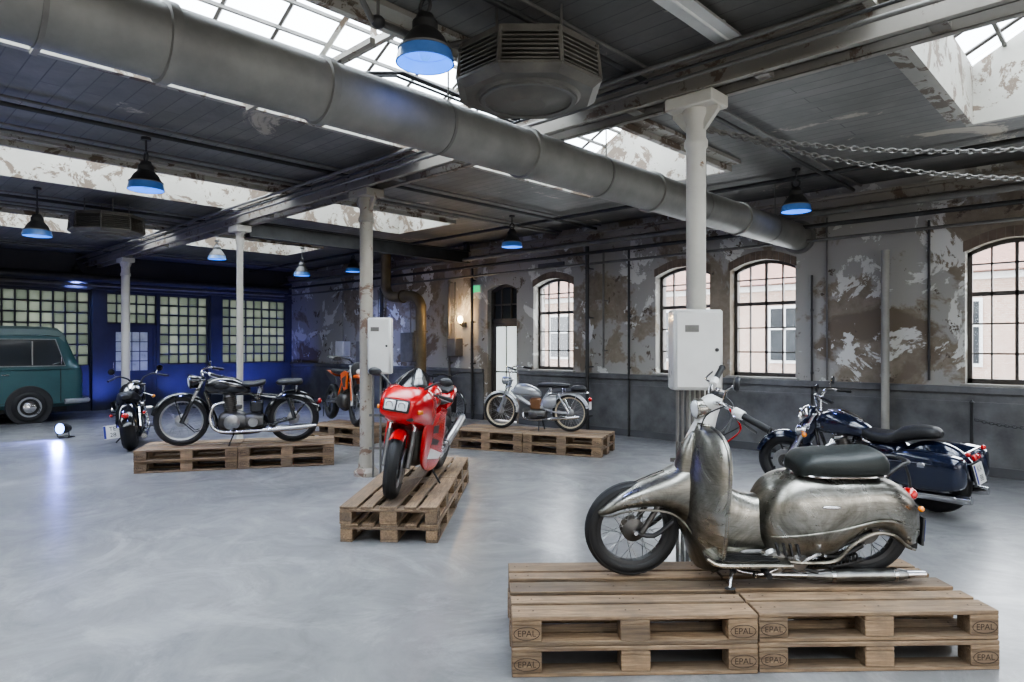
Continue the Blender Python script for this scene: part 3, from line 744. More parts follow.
# ------------------------------------------------------------------ 1. SCOOTER
def scooter():
    b=B()
    def sx(x): return x if x>-.60 else -.60+(x+.60)*.80
    wheel(b,(-.645,0,.27),.27,.078,BLKM,'wire',36,0,.06)
    st=Matrix.Translation((.62,0,0))@Matrix.Rotation(D(5),4,'Z')@Matrix.Translation((-.62,0,0))
    b.M=st
    wheel(b,(.655,0,.27),.27,.078,BLKM,'wire',36,0,.065)
    for s_ in (-1,1):
        b.tube([(.655,s_*.065,.27),(.55,s_*.07,.25),(.44,s_*.07,.33)],.014,BLKM,8,3);b.tube([(.62,s_*.075,.27),(.50,s_*.075,.47)],.016,STL,10)
    b.cyl((.655,-.085,.27),(.655,.085,.27),.011,CHR,10)
    b.loft([(.865,.372,.382,.012,2.2),(.855,.360,.40,.05,2.2),(.80,.368,.445,.083,2.3),(.72,.395,.500,.10,2.4),(.60,.405,.550,.112,2.4),(.48,.39,.595,.12,2.4),(.40,.335,.64,.125,2.4),(.335,.24,.675,.125,2.4),(.29,.19,.68,.11,2.4),(.25,.20,.62,.07,2.4),(.24,.25,.5,.03,2.4)],RAW,28,6)
    b.tube([(.865,0,.385),(.80,0,.448),(.72,0,.504),(.60,0,.554),(.48,0,.599)],.006,CHR,6,4)
    for s_ in (-1,1): b.tube([(.85,s_*.045,.366),(.80,s_*.085,.374),(.72,s_*.103,.402),(.60,s_*.115,.412),(.48,s_*.123,.396),(.40,s_*.128,.34),(.335,s_*.128,.245)],.006,RAW,6,4)
    b.tube([(.325,0,.6),(.27,0,.80),(.225,0,.92),(.205,0,.97)],[.10,.070,.048,.045],WHT,18,4)
    b.ell((.215,0,.985),(.07,.06,.045),WHT,Matrix.Rotation(D(15),3,'Y'))
    headlamp(b,(.285,0,.95),.055,.09,RAW)
    b.ell((.17,0,1.03),(.04,.045,.03),BLKM);b.cyl((.165,0,1.035),(.155,0,1.056),.036,CHR,18)
    b.M=st@Matrix.Translation((.2,0,0))@Matrix.Rotation(D(-14),4,'Z')@Matrix.Translation((-.2,0,0))
    P=[(.205,.05,.99),(.17,.17,1.0),(.07,.27,.955)];Q=[(.205,-.05,.99),(.20,-.16,1.03),(.15,-.28,1.08)]
    for P_ in (P,Q):
        b.tube(P_,.013,CHR,10,4);d=(V(P_[2])-V(P_[1])).normalized();e=V(P_[2])
        b.cyl(e-d*.03,e+d*.14,.018,RUB,12);b.torus(e+d*.14,d,.014,.007,RUB,12,6);b.cyl(e-d*.08,e-d*.02,.024,WHT,12)
        b.tube([e-d*.05+V((.02,0,0)),e+V((.06,0,0)),e+d*.13+V((.055,0,-.02))],.006,CHR,6,3)
    mirror(b,(.18,.17,1.0),(.12,.26,1.13),.042,CHR,BLKM)
    for s_ in (-1,1):
        b.tube([(.17,s_*.2,1.0),(.26,s_*.16,.94),(.28,s_*.09,.82),(.25,s_*.05,.72)],.004,BLKM,6,4)
        b.tube([(.15,s_*.22,.99),(.08,s_*.17,.88),(.12,s_*.08,.79),(.2,s_*.04,.72)],.0055,RED if s_>0 else BLKM,6,4)
        b.tube([(.10,s_*.25,.98),(.06,s_*.2,.93),(.09,s_*.1,.86),(.16,s_*.03,.8)],.0045,BLKM,6,4)
    b.M=Matrix()
    G=[]
    prof=[(.06,.10,.30),(.12,.185,.335),(.22,.235,.36),(.34,.262,.375),(.46,.272,.38),(.58,.268,.37),(.70,.245,.35),(.79,.20,.33),(.845,.135,.315),(.87,.05,.30)]
    prof=catmull(prof,3)
    for z,hw,x0 in prof:
        row=[]
        for j in range(21):
            t=-1+2*j/20; row.append((x0-.155*(hw/.272)*abs(t)**2.2-.02*abs(t)**8,hw*t,z))
        G.append(row)
    b.sheet(G,.012,RAW,(-1,0,0))
    for s_ in (0,20): b.tube([G[i][s_] for i in range(0,len(G),2)],.009,RAW,8)
    b.tube([(G[-1][j][0]-.005,G[-1][j][1],G[-1][j][2]) for j in range(21)],.009,RAW,8)
    b.loft([(.30,.2,.84,.03,2.2),(.34,.18,.82,.075,2.2),(.40,.30,.73,.065,2.2),(.425,.4,.6,.02,2.2)],RAW,24,5)
    for k in range(5): b.box((.425-.004*k,0,.42+.03*k),(.02,.07,.008),BLKM)
    b.loft([(.30,.13,.66,.07,2.6),(.24,.12,.59,.095,2.6),(.12,.12,.51,.105,2.6),(0,.12,.47,.11,2.6),(-.10,.12,.49,.115,2.6),(-.2,.12,.53,.12,2.6)],RAW,24,5)
    for s_ in (-1,1):
        G=[]
        for i in range(13):
            x=.30-.46*i/12;z=.165+.05*max(0,(x-.2)/.1)**2*.8
            G.append([(x,s_*(.08+.165*j/6),z-.012*(j/6)**4) for j in range(7)])
        b.sheet(G,.014,RAW,(0,0,-1));b.tube([g[-1] for g in G],.01,RAW,8)
        for k in range(4): b.box((.07,s_*(.125+.03*k),.169),(.34,.012,.006),RUB)
    body=[(.0,.30,.37,.03,2.4),(-.02,.23,.44,.10,2.5),(-.08,.16,.535,.165,2.7),(-.17,.13,.59,.195,2.8),(-.30,.135,.605,.207,2.9),(-.42,.15,.605,.21,2.9),(-.52,.24,.605,.21,2.9),(-.64,.30,.595,.205,2.9),(-.76,.285,.575,.192,2.8),(-.87,.215,.535,.165,2.7),(-.95,.185,.48,.13,2.6),(-1.0,.18,.42,.09,2.4),(-1.03,.19,.33,.04,2.2),(-1.035,.22,.28,.01,2.2)]
    b.loft([(sx(q[0]),)+q[1:] for q in body],RAW,40,6)
    for s_ in (-1,1):
        b.tube([(sx(x),s_*y,z) for x,y,z in ((-.07,.160,.28),(-.2,.204,.30),(-.42,.2125,.335),(-.64,.208,.385),(-.82,.183,.36),(-.97,.118,.30))],.006,RAW,6,5)
        b.tube([(sx(x),s_*y,z) for x,y,z in ((-.03,.13,.185),(-.16,.175,.15),(-.32,.19,.147),(-.42,.192,.165),(-.50,.195,.25),(-.62,.193,.312),(-.76,.185,.295),(-.86,.155,.23),(-.95,.12,.195))],.010,RAW,8,5)
        for k in range(4): b.box((-.10-.035*k,s_*(.180+.006*k),.22),(.012,.016,.07),BLKM,Matrix.Rotation(D(15),3,'Y'))
        b.ell((-.37,s_*.210,.46),(.05,.008,.010),CHR)
    b.loft([(-.225,.60,.63,.05,2.6),(-.235,.59,.675,.11,2.8),(-.29,.585,.715,.145,3),(-.40,.585,.725,.158,3),(-.50,.585,.728,.16,3),(-.60,.585,.735,.155,3),(-.68,.585,.735,.14,3),(-.725,.59,.70,.11,2.8),(-.74,.61,.65,.05,2.6)],SEATG,32,5)
    ring=[]
    for k in range(32):
        a=2*math.pi*k/32;ring.append((-.483+.255*math.copysign(abs(math.cos(a))**.6,math.cos(a)),.158*math.copysign(abs(math.sin(a))**.75,math.sin(a)),.607))
    b.tube(ring,.007,CHR,8,0,True,True)
    b.tube([(-.72,.09,.60),(-.80,.09,.66),(-.86,.05,.665),(-.86,-.05,.665),(-.80,-.09,.66),(-.72,-.09,.60)],.010,BLKM,10,4)
    b.tube([(-.86,.0,.66),(-.90,.0,.56),(-.91,0,.46)],.008,BLKM,8,3)
    b.ell((-.905,0,.47),(.04,.05,.035),REDL);b.box((-.945,0,.28),(.012,.17,.16),BLKM)
    plate(b,Matrix.Translation((-.958,0,.28)),.14,.14,'GP 64')
    for s_ in (-1,1): b.cyl((-.87,s_*.10,.44),(-.87,s_*.16,.44),.006,BLKM,8);b.ell((-.87,s_*.17,.44),(.016,.02,.016),ORL)
    b.box((-.91,0,.20),(.05,.13,.07),BLKM,None,.01)
    b.loft([(.10,.12,.18,.05),(.06,.07,.2,.10),(-.06,.055,.21,.12),(-.22,.06,.21,.12),(-.30,.09,.2,.08)],STL,20,4)
    fins(b,(.02,0,.15),(1,0,.15),.16,.07,7,STL)
    b.lathe([(0,.02),(.06,.018),(.075,0),(.075,-.03)],(-.10,.14,.135),(0,1,0),ALU,24);b.lathe([(0,.02),(.045,.018),(.06,0),(.06,-.03)],(-.235,.135,.135),(0,1,0),ALU,24)
    b.tube([(-.235,.15,.135),(-.235,.185,.15),(-.33,.19,.20),(-.335,.235,.205)],.008,CHR,8,3);b.tube([(-.12,.15,.10),(-.03,.19,.085),(.03,.2,.09),(.03,.235,.09)],.007,CHR,8,3)
    b.tube([(-.02,-.26,.115),(-.02,.26,.115)],.009,CHR,10)
    for s_ in (-1,1): b.cyl((-.02,s_*.2,.115),(-.02,s_*.29,.115),.017,RUB,12)
    for s_ in (-1,1): b.tube([(-.26,s_*.07,.17),(-.45,s_*.075,.19),(-.645,s_*.075,.27)],.017,BLKM,10,3);b.tube([(-.6,s_*.085,.30),(-.50,s_*.12,.50)],.024,CHR,12)
    A=V((-.235,.105,.125));Cc=V((-.645,.058,.27));nl=26
    for k in range(nl):
        for (oa,oc) in ((.04,.065),(-.04,-.065)):
            p=(A+V((0,0,oa))).lerp(Cc+V((0,0,oc)),(k+.5)/nl);b.box(p,(.013,.012,.011),STL,Matrix.Rotation(D(-18),3,'Y'))
    b.ring(Cc,(0,1,0),.03,.07,.006,STL,24)
    for dz in (.02,-.0): b.tube([(-.25,.115,.115+dz*3),(-.45,.115,.10+dz*2.5),(-.60,.10,.13+dz*4)],.014,RUB,8,3)
    for k in range(14): b.torus((-.27-.022*k,.118,.112+.0012*k*k*.2),(1,0,.05),.018,.006,RUB,12,6)
    b.tube([(.14,0.05,.14),(.10,.10,.08),(0,.13,.06),(-.30,.14,.055)],.015,CHR,12,4)
    b.tube([(-.28,.14,.055),(-.34,.14,.055),(-.40,.14,.055),(-.80,.14,.06),(-.84,.14,.061)],[.015,.026,.032,.032,.02],ALU,18)
    b.tube([(-.83,.14,.061),(-.93,.14,.063)],[.024,.019],CHR,16);b.ring((-.42,.14,.055),(1,0,0),.032,.037,.02,CHR,18);b.ring((-.76,.14,.06),(1,0,0),.032,.037,.02,CHR,18)
    b.tube([(.12,.10,.13),(.14,.17,.10),(.17,.235,.024)],.010,CHR,10,3);b.ell((.17,.24,.028),(.03,.02,.006),BLKM)
    b.tube([(.12,.08,.15),(.12,.16,.13),(.14,.2,.1)],.014,BLKM,8)
    for s_ in (-1,1): b.tube([(-.14,s_*.10,.12),(-.34,s_*.15,.075)],.012,BLKM,8)
    return b
sb=scooter();sb.obj('vintage_motor_scooter',place(at(3.80,1.335,ZP+.003),YAW+180,5.5))

# ------------------------------------------------------------------ 2. RED SPORT MOTORCYCLE
def sport():
    b=B();RIM=ALU
    wheel(b,(-.70,0,.31),.31,.165,RIM,'cast',3,.11,.06,(1,))
    st=Matrix.Translation((.62,0,0))@Matrix.Rotation(D(10),4,'Z')@Matrix.Translation((-.62,0,0));b.M=st
    wheel(b,(.70,0,.30),.30,.12,RIM,'cast',3,.155,.05)
    forks(b,(.70,.30),(.46,.88),.105,.022,CHR,STL)
    b.fender((.70,0,.30),.322,.066,55,150,RED,.035)
    for s_ in (-1,1): b.prism([(.60,.40),(.66,.36),(.72,.58),(.60,.56)],s_*.066,s_*.072,RED);b.box((.60,s_*.09,.36),(.06,.05,.09),STL,None,.01)
    b.M=Matrix()
    b.loft([(.845,.76,.90,.10,3.2),(.84,.735,.915,.14,3),(.80,.70,.95,.170,2.9),(.70,.66,1.0,.20,2.8),(.55,.62,1.02,.215,2.9),(.42,.58,1.0,.22,2.9),(.32,.56,.96,.215,2.9),(.28,.6,.9,.18,2.9)],RED,32,5)
    R_=Matrix.Rotation(D(-12),3,'Y')
    b.box((.846,0,.845),(.03,.24,.115),BLKM,R_,.012)
    for s_ in (-1,1): # twin headlamps with bezels
        b.box((.858,s_*.056,.845),(.02,.10,.085),LENS,R_,.008);b.ring((.871,s_*.056,.845),(1,0,-.2),.026,.034,.006,CHR,20)
    for s_ in (-1,1):
        b.box((.76,s_*.195,.80),(.06,.02,.035),ORL,Matrix.Rotation(D(-s_*22),3,'Z'),.006);b.box((.80,s_*.12,.735),(.06,.06,.03),BLKM,None,.008)
        b.loft([(.50,.45,.62,.015,2.6),(.46,.30,.68,.026,2.8),(.30,.20,.72,.032,3),(.05,.17,.74,.032,3),(-.12,.22,.70,.026,3),(-.20,.33,.60,.012,2.8)],RED,24,5,s_*.175)
        b.prism([(.38,.33),(.0,.27),(-.1,.31),(.32,.42)],s_*.206,s_*.2095,WHT);b.prism([(.33,.46),(.10,.42),(.05,.46),(.28,.51)],s_*.206,s_*.2095,BLKM)
        b.prism([(.30,.56),(.12,.54),(.12,.62),(.30,.63)],s_*.206,s_*.209,BLKM)
    b.loft([(.55,.95,1.02,.06,2.4),(.66,.985,1.01,.13,2.4)],BLKM,16,2)
    G=[]
    for i in range(9):
        t=i/8;x=.74-.33*t;z=.965+.19*t**.75;hw=.15+.03*t-.09*t**3
        G.append([(x-.09*abs(u)**2,hw*u,z-.055*abs(u)**2) for u in [-1+2*j/10 for j in range(11)]])
    b.sheet(G,.005,SCRN,(0,0,-1));b.box((.50,0,1.0),(.05,.22,.09),BLKM,None,.02)
    for s_ in (-1,1):
        b.tube([(.62,s_*.16,.99),(.60,s_*.24,1.05),(.58,s_*.29,1.07)],.011,BLKM,8,3);b.ell((.58,s_*.335,1.08),(.025,.065,.04),BLKM)
    bars(b,(.42,0,.93),[(0,.10,.0),(-.03,.17,.0),(-.09,.25,-.02)],.11,.012,BLKM)
    b.loft([(.34,.80,.88,.06,2.5),(.30,.76,.97,.13,2.7),(.18,.74,1.01,.165,2.8),(.02,.73,1.0,.165,2.8),(-.12,.74,.94,.125,2.7),(-.20,.76,.86,.09,2.5),(-.22,.78,.82,.03,2.5)],RED,28,5)
    b.lathe([(.04,0),(.04,.012),(0,.014)],(.14,0,1.005),(0,0,1),ALU,20)
    b.loft([(-.16,.77,.83,.09,2.6),(-.25,.76,.82,.13,3),(-.42,.77,.825,.14,3),(-.52,.79,.85,.12,2.8)],LEA,24,4)
    b.loft([(-.38,.68,.76,.12,2.6),(-.50,.69,.86,.14,2.7),(-.62,.72,.90,.135,2.6),(-.78,.78,.92,.11,2.5),(-.90,.83,.92,.075,2.4),(-.97,.86,.91,.03,2.4)],RED,28,5)
    b.loft([(-.50,.86,.895,.09,2.6),(-.62,.88,.935,.11,2.6),(-.75,.90,.94,.08,2.6)],LEA,20,4)
    b.box((-.95,0,.85),(.05,.12,.04),REDL,None,.01);b.box((-1.0,0,.70),(.01,.15,.2),BLKM,Matrix.Rotation(D(15),3,'Y'))
    b.prism([(-.2,.75),(-.45,.70),(-.4,.60),(-.15,.64)],-.12,.12,RED)
    for s_ in (-1,1):
        b.tube([(.44,s_*.06,.80),(.15,s_*.15,.66),(-.18,s_*.14,.58),(-.25,s_*.12,.38)],.018,RED,10,3);b.tube([(-.22,s_*.12,.60),(-.55,s_*.09,.74),(-.8,s_*.07,.82)],.013,RED,8,3)
        b.tube([(-.22,s_*.11,.38),(-.45,s_*.12,.37),(-.70,s_*.12,.31)],.028,ALU,12,3)
        b.tube([(-.1,s_*.12,.28),(-.3,s_*.15,.30),(-.42,s_*.17,.38)],.022,CHR,12,4);b.tube([(-.40,s_*.17,.37),(-.44,s_*.172,.39),(-.84,s_*.19,.58),(-.88,s_*.19,.60)],[.03,.048,.048,.032],ALU,22)
        b.box((-.30,s_*.18,.36),(.09,.04,.02),ALU)
    b.loft([(.36,.3,.6,.06),(.30,.22,.66,.145,3),(.05,.2,.68,.15,3),(-.15,.22,.6,.14,3),(-.24,.3,.5,.1)],STL,20,4)
    fins(b,(.15,0,.35),(1,0,.2),.2,.09,7,STL)
    b.tube([(.0,.12,.2),(.02,.2,.12),(.03,.27,.040)],.01,BLKM,8,3)
    b.loft([(-.45,.60,.66,.06),(-.58,.62,.68,.08),(-.8,.58,.72,.07),(-.93,.50,.56,.05)],BLKM,14,4)
    return b
spb=sport();spb.obj('red_sport_motorcycle',place(at(6.34,-.93,ZP+.006),-56,8,.96))

# ------------------------------------------------------------------ 3. VINTAGE MOTORCYCLE
def classic(tank=BLK,seatm=LEA,dark=True):
    b=B()
    wheel(b,(-.68,0,.33),.33,.095,ALU,'wire',36,0,.08)
    st=Matrix.Translation((.62,0,0))@Matrix.Rotation(D(8),4,'Z')@Matrix.Translation((-.62,0,0));b.M=st
    wheel(b,(.70,0,.33),.33,.085,ALU,'wire',36,0,.08)
    forks(b,(.70,.33),(.44,.86),.085,.022,CHR,BLK)
    b.fender((.70,0,.33),.365,.065,15,190,BLK,.05)
    for s_ in (-1,1):
        b.tube([(.70,s_*.07,.33),(.55,s_*.07,.18),(.42,s_*.066,.21)],.006,BLK,6);b.tube([(.70,s_*.07,.33),(.78,s_*.066,.66)],.006,BLK,6)
    headlamp(b,(.58,0,.83),.09,.15,BLK)
    bars(b,(.44,0,.90),[(0,.04,.0),(.02,.12,.06),(-.06,.30,.08),(-.14,.36,.06)],.12,.012,CHR)
    mirror(b,(.36,.28,.98),(.34,.40,1.10),.045,CHR,BLK)
    b.M=Matrix()
    b.loft([(.42,.72,.78,.03,2.3),(.38,.68,.86,.09,2.4),(.24,.665,.90,.13,2.5),(.06,.665,.875,.125,2.5),(-.08,.675,.80,.08,2.4),(-.14,.69,.74,.03,2.3)],tank,28,5)
    b.lathe([(.03,0),(.03,.02),(0,.022)],(.22,0,.895),(0,0,1),CHR,18)
    for s_ in (-1,1): b.ell((.2,s_*.127,.78),(.09,.012,.04),RUB);b.tube([(.36,s_*.095,.82),(.2,s_*.135,.85),(0,s_*.115,.80)],.004,CHR,6,4)
    for s_ in (-1,1):
        b.tube([(.42,s_*.03,.70),(.30,s_*.06,.35),(.22,s_*.09,.17),(-.25,s_*.1,.17),(-.33,s_*.09,.30)],.016,BLK,10,4);b.tube([(-.2,s_*.05,.66),(-.45,s_*.1,.62),(-.70,s_*.1,.60)],.012,BLK,8,3);b.tube([(-.70,s_*.09,.33),(-.33,s_*.09,.25)],.015,BLK,8);b.tube([(-.70,s_*.09,.33),(-.62,s_*.1,.62)],.026,BLK,12)
        b.cyl((.05,s_*.12,.22),(.05,s_*.25,.22),.016,RUB,12);b.cyl((-.42,s_*.1,.27),(-.42,s_*.22,.27),.014,RUB,12)
    b.tube([(.42,0,.74),(.1,0,.66),(-.2,0,.64),(-.30,0,.30)],.018,BLK,10,3)
    b.loft([(.26,.24,.34,.05),(.22,.19,.42,.10,2.3),(.08,.17,.45,.12,2.3),(-.04,.18,.43,.11,2.3),(-.08,.2,.40,.10)],STL,24,4)
    b.loft([(-.06,.2,.40,.09,2.8),(-.18,.19,.42,.11,2.8),(-.30,.22,.38,.09,2.8)],STL,20,4)
    fins(b,(.10,0,.42),(.12,0,1),.22,.09,9,STL,STL);b.ell((.13,0,.645),(.07,.08,.035),ALU)
    for s_ in (1,-1): b.lathe([(0,.03),(.07,.028),(.10,.01),(.10,-.04)],(.08,s_*.11,.30),(0,s_,0),ALU,24)
    b.cyl((-.18,.11,.3),(-.18,.135,.3),.06,ALU,20);b.box((-.0,.06,.50),(.08,.05,.06),STL,None,.01);b.box((-.22,0,.50),(.16,.14,.16),BLK,None,.02)
    b.tube([(.18,.05,.56),(.30,.09,.52),(.34,.12,.34),(.24,.14,.2),(-.1,.15,.19),(-.35,.15,.20)],.02,CHR,14,5);b.tube([(-.30,.15,.20),(-.40,.15,.205),(-.80,.16,.23),(-.98,.16,.25)],[.02,.038,.042,.022],CHR,18)
    b.loft([(.0,.78,.81,.04,2.4),(-.05,.765,.83,.08,2.5),(-.18,.76,.83,.13,2.6),(-.28,.77,.85,.13,2.6),(-.33,.79,.85,.07,2.4)],seatm,24,4)
    for s_ in (-1,1):
        for k in range(5): b.torus((-.26,s_*.08,.69+.015*k),(0,0,1),.028,.005,CHR,16,6)
        b.cyl((-.26,s_*.08,.64),(-.26,s_*.08,.77),.008,CHR,8)
    b.fender((-.68,0,.33),.375,.075,-5,165,BLK,.06)
    b.loft([(-.46,.80,.82,.04,2.4),(-.50,.775,.85,.09,2.6),(-.62,.775,.86,.12,2.6),(-.76,.775,.86,.11,2.6),(-.80,.79,.84,.05,2.4)],seatm,24,4)
    for s_ in (-1,1): b.cyl((-.55,s_*.06,.70),(-.55,s_*.06,.78),.01,CHR,8);b.cyl((-.72,s_*.06,.69),(-.72,s_*.06,.78),.01,CHR,8);b.tube([(-.68,s_*.09,.33),(-.85,s_*.08,.55),(-1.0,s_*.07,.50)],.007,BLK,6)
    b.ell((-1.02,0,.55),(.03,.04,.04),REDL);b.box((-1.07,0,.42),(.01,.18,.14),BLK)
    b.tube([(.05,.1,.17),(.08,.2,.09),(.10,.26,.028)],.009,BLK,8,3)
    return b
classic().obj('vintage_motorcycle',place(at(8.86,-3.62,ZP+.003),238.9,5))

# ------------------------------------------------------------------ 4. CRUISER
def cruiser(bags=True,platetxt='KA 88',bar=.22,fat=0.0):
    b=B();PT=BLKREFL if bags else BLK
    wheel(b,(-.80,0,.33),.33,.16+fat,BLKM,'cast',10,.13,.07,(1,))
    st=Matrix.Translation((.66,0,0))@Matrix.Rotation(D(14),4,'Z')@Matrix.Translation((-.66,0,0));b.M=st
    wheel(b,(.82,0,.33),.33,.13+fat,BLKM,'cast',10,.14,.06)
    forks(b,(.82,.33),(.44,.92),.115,.026,CHR,CHR if bags else BLK)
    b.fender((.82,0,.33),.37,.085+fat/2,20,185,PT,.07)
    b.ell((.52,0,.88),(.12,.13,.13),CHR if bags else BLK,Matrix.Rotation(D(10),3,'Y'));headlamp(b,(.61,0,.86),.10,.12,CHR)
    if bags:
        b.loft([(.64,.60,.70,.05),(.60,.52,.84,.12,3),(.52,.56,.98,.14,3),(.44,.70,1.0,.12,3)],PT,22,4)
    for s_ in (-1,1):
        if bags: headlamp(b,(.60,s_*.19,.74),.055,.08,CHR);b.tube([(.5,s_*.1,.76),(.54,s_*.19,.74)],.01,CHR,8)
        b.ell((.53,s_*.26,.70),(.03,.03,.03),ORL);b.tube([(.5,s_*.1,.78),(.52,s_*.26,.70)],.007,CHR,8);b.cyl((.80-.06,s_*.115,.40),(.44+.1,s_*.115,.78),.036,CHR if bags else BLK,16)
    bars(b,(.42,0,.95),[(0,.05,.0),(.0,.12,bar*.6),(-.03,.26,bar),(-.15,.36,bar-.03)],.13,.014,CHR if bags else BLKM)
    for s_ in (-1,1): mirror(b,(.36,s_*.30,.95+bar),(.34,s_*.36,1.04+bar),.05,CHR,BLK)
    b.M=Matrix()
    b.loft([(.42,.76,.82,.04,2.4),(.38,.72,.92,.11,2.4),(.24,.70,.975,.165,2.5),(.05,.70,.95,.165,2.5),(-.12,.71,.86,.11,2.4),(-.20,.73,.79,.04,2.3)],PT,30,5)
    b.loft([(.28,.955,.985,.03),(.1,.955,.99,.05),(-.1,.86,.90,.02)],CHR,16,4)
    for s_ in (-1,1):
        b.tube([(.44,s_*.03,.78),(.36,s_*.09,.45),(.30,s_*.12,.2),(-.35,s_*.13,.2),(-.42,s_*.12,.5)],.02,BLK,12,4);b.tube([(-.80,s_*.14,.33),(-.40,s_*.13,.35)],.028,BLK,12)
        b.tube([(-.80,s_*.15,.34),(-.62,s_*.14,.62)],.03,CHR,14)
        b.box((.22,s_*.24,.24),(.30,.10,.025),BLKM,None,.01)
        if bags: b.tube([(.34,s_*.10,.55),(.38,s_*.28,.58),(.36,s_*.34,.42),(.33,s_*.26,.24),(.30,s_*.12,.22)],.015,CHR,10,4)
    b.loft([(.22,.22,.38,.08,2.4),(.15,.18,.44,.14,2.4),(0,.17,.46,.15,2.4),(-.12,.18,.44,.14,2.4),(-.18,.22,.40,.1,2.4)],STL,24,4)
    fins(b,(.05,0,.42),(.42,0,1),.26,.10,10,STL,STL);fins(b,(-.04,0,.42),(-.42,0,1),.26,.10,10,STL,STL)
    for s_,q in ((.42,.05),(-.42,-.04)):
        p=V((q,0,.42))+V((s_,0,1)).normalized()*.28;b.ell(p,(.085,.10,.045),CHR,Matrix.Rotation(math.atan(s_),3,'Y'))
    b.loft([(-.16,.2,.40,.12,2.8),(-.30,.2,.40,.13,2.8),(-.42,.24,.36,.1,2.8)],STL,20,4)
    b.loft([(-.18,.42,.66,.10,2.8),(-.30,.40,.70,.14,2.8),(-.48,.42,.70,.15,2.8),(-.56,.46,.66,.1,2.8)],PT,20,4)
    for s_ in (-1,1): b.lathe([(0,.04),(.07,.035),(.10,.01),(.10,-.04)],(.02,s_*.14,.30),(0,s_,0),CHR,26)
    b.lathe([(0,.05),(.08,.045),(.10,.02),(.10,-.02)],(0,-.15,.60),(0,-1,0),CHR,26)
    b.loft([(.02,.23,.36,.01),(-.02,.21,.38,.03),(-.34,.22,.38,.03),(-.38,.25,.34,.01)],CHR,20,3,.16)
    for s_ in ((-1,1) if bags else (-1,)):
        b.tube([(.18,s_*.08,.62),(.30,s_*.15,.52),(.26,s_*.19,.30),(.05,s_*.2,.22),(-.3,s_*.2,.21)],.024,CHR,14,5)
        b.tube([(-.3,s_*.2,.21),(-.38,s_*.205,.21),(-1.12,s_*.22,.23),(-1.2,s_*.22,.235)],[.026,.042,.047,.038],CHR,20)
    b.loft([(-.06,.74,.80,.05,2.4),(-.12,.71,.82,.10,2.7),(-.26,.68,.80,.16,2.8),(-.42,.68,.80,.175,2.8),(-.52,.70,.86,.15,2.8),(-.66,.74,.89,.13,2.8),(-.82,.76,.88,.10,2.8),(-.88,.78,.84,.05,2.4)],LEA,28,5)
    b.fender((-.80,0,.33),.41,.11+fat/2,-5,170,PT,.09)
    if bags:
        for s_ in (-1,1):
            b.loft([(-.48,.42,.55,.02,3),(-.51,.34,.64,.085,3.4),(-.70,.31,.685,.12,3.6),(-.95,.31,.68,.12,3.6),(-1.14,.35,.65,.095,3.4),(-1.18,.42,.58,.03,3)],PT,30,4,s_*.29)
            b.tube([(-.53,s_*.408,.58),(-.8,s_*.413,.59),(-1.14,s_*.383,.58)],.004,CHR,6,3)
            b.box((-.83,s_*.413,.57),(.07,.012,.05),CHR,None,.004)
            b.tube([(-.5,s_*.2,.4),(-.5,s_*.36,.32),(-.56,s_*.38,.28),(-1.1,s_*.36,.28)],.012,CHR,8,3)
        b.box((-1.17,0,.62),(.05,.14,.06),REDL,Matrix.Rotation(D(10),3,'Y'),.015);b.ell((-1.17,.2,.68),(.025,.025,.025),REDL);b.ell((-1.17,-.2,.68),(.025,.025,.025),REDL);b.tube([(-1.14,-.2,.68),(-1.14,.2,.68)],.010,CHR,8)
        b.box((-1.18,0,.46),(.012,.24,.22),BLKM,Matrix.Rotation(D(12),3,'Y'))
        plate(b,Matrix.Translation((-1.195,0,.46))@Matrix.Rotation(D(12),4,'Y'),.22,.2,platetxt)
    else:
        b.ell((-1.19,0,.56),(.03,.05,.04),REDL)
        for s_ in (-1,1): b.tube([(-.75,s_*.12,.55),(-.8,s_*.2,.55)],.008,BLKM,8);b.ell((-.8,s_*.22,.55),(.03,.025,.025),REDL)
        b.box((-1.0,.2,.33),(.012,.22,.2),BLKM);b.tube([(-.8,.1,.33),(-.98,.2,.33)],.012,BLKM,8);plate(b,Matrix.Translation((-1.015,.2,.33)),.22,.2,platetxt)
    b.tube([(.12,.12,.2),(.14,.22,.10),(.12,.29,.03)],.012,BLKM,8,3)
    return b
cruiser(True,'KA 88').obj('black_cruiser_motorcycle',place(at(6.98,3.62,.004),171,5,.93))
cruiser(False,'TE 28',.14,.05).obj('bobber_motorcycle',place(at(10.87,-6.14,.004),158.9,5))

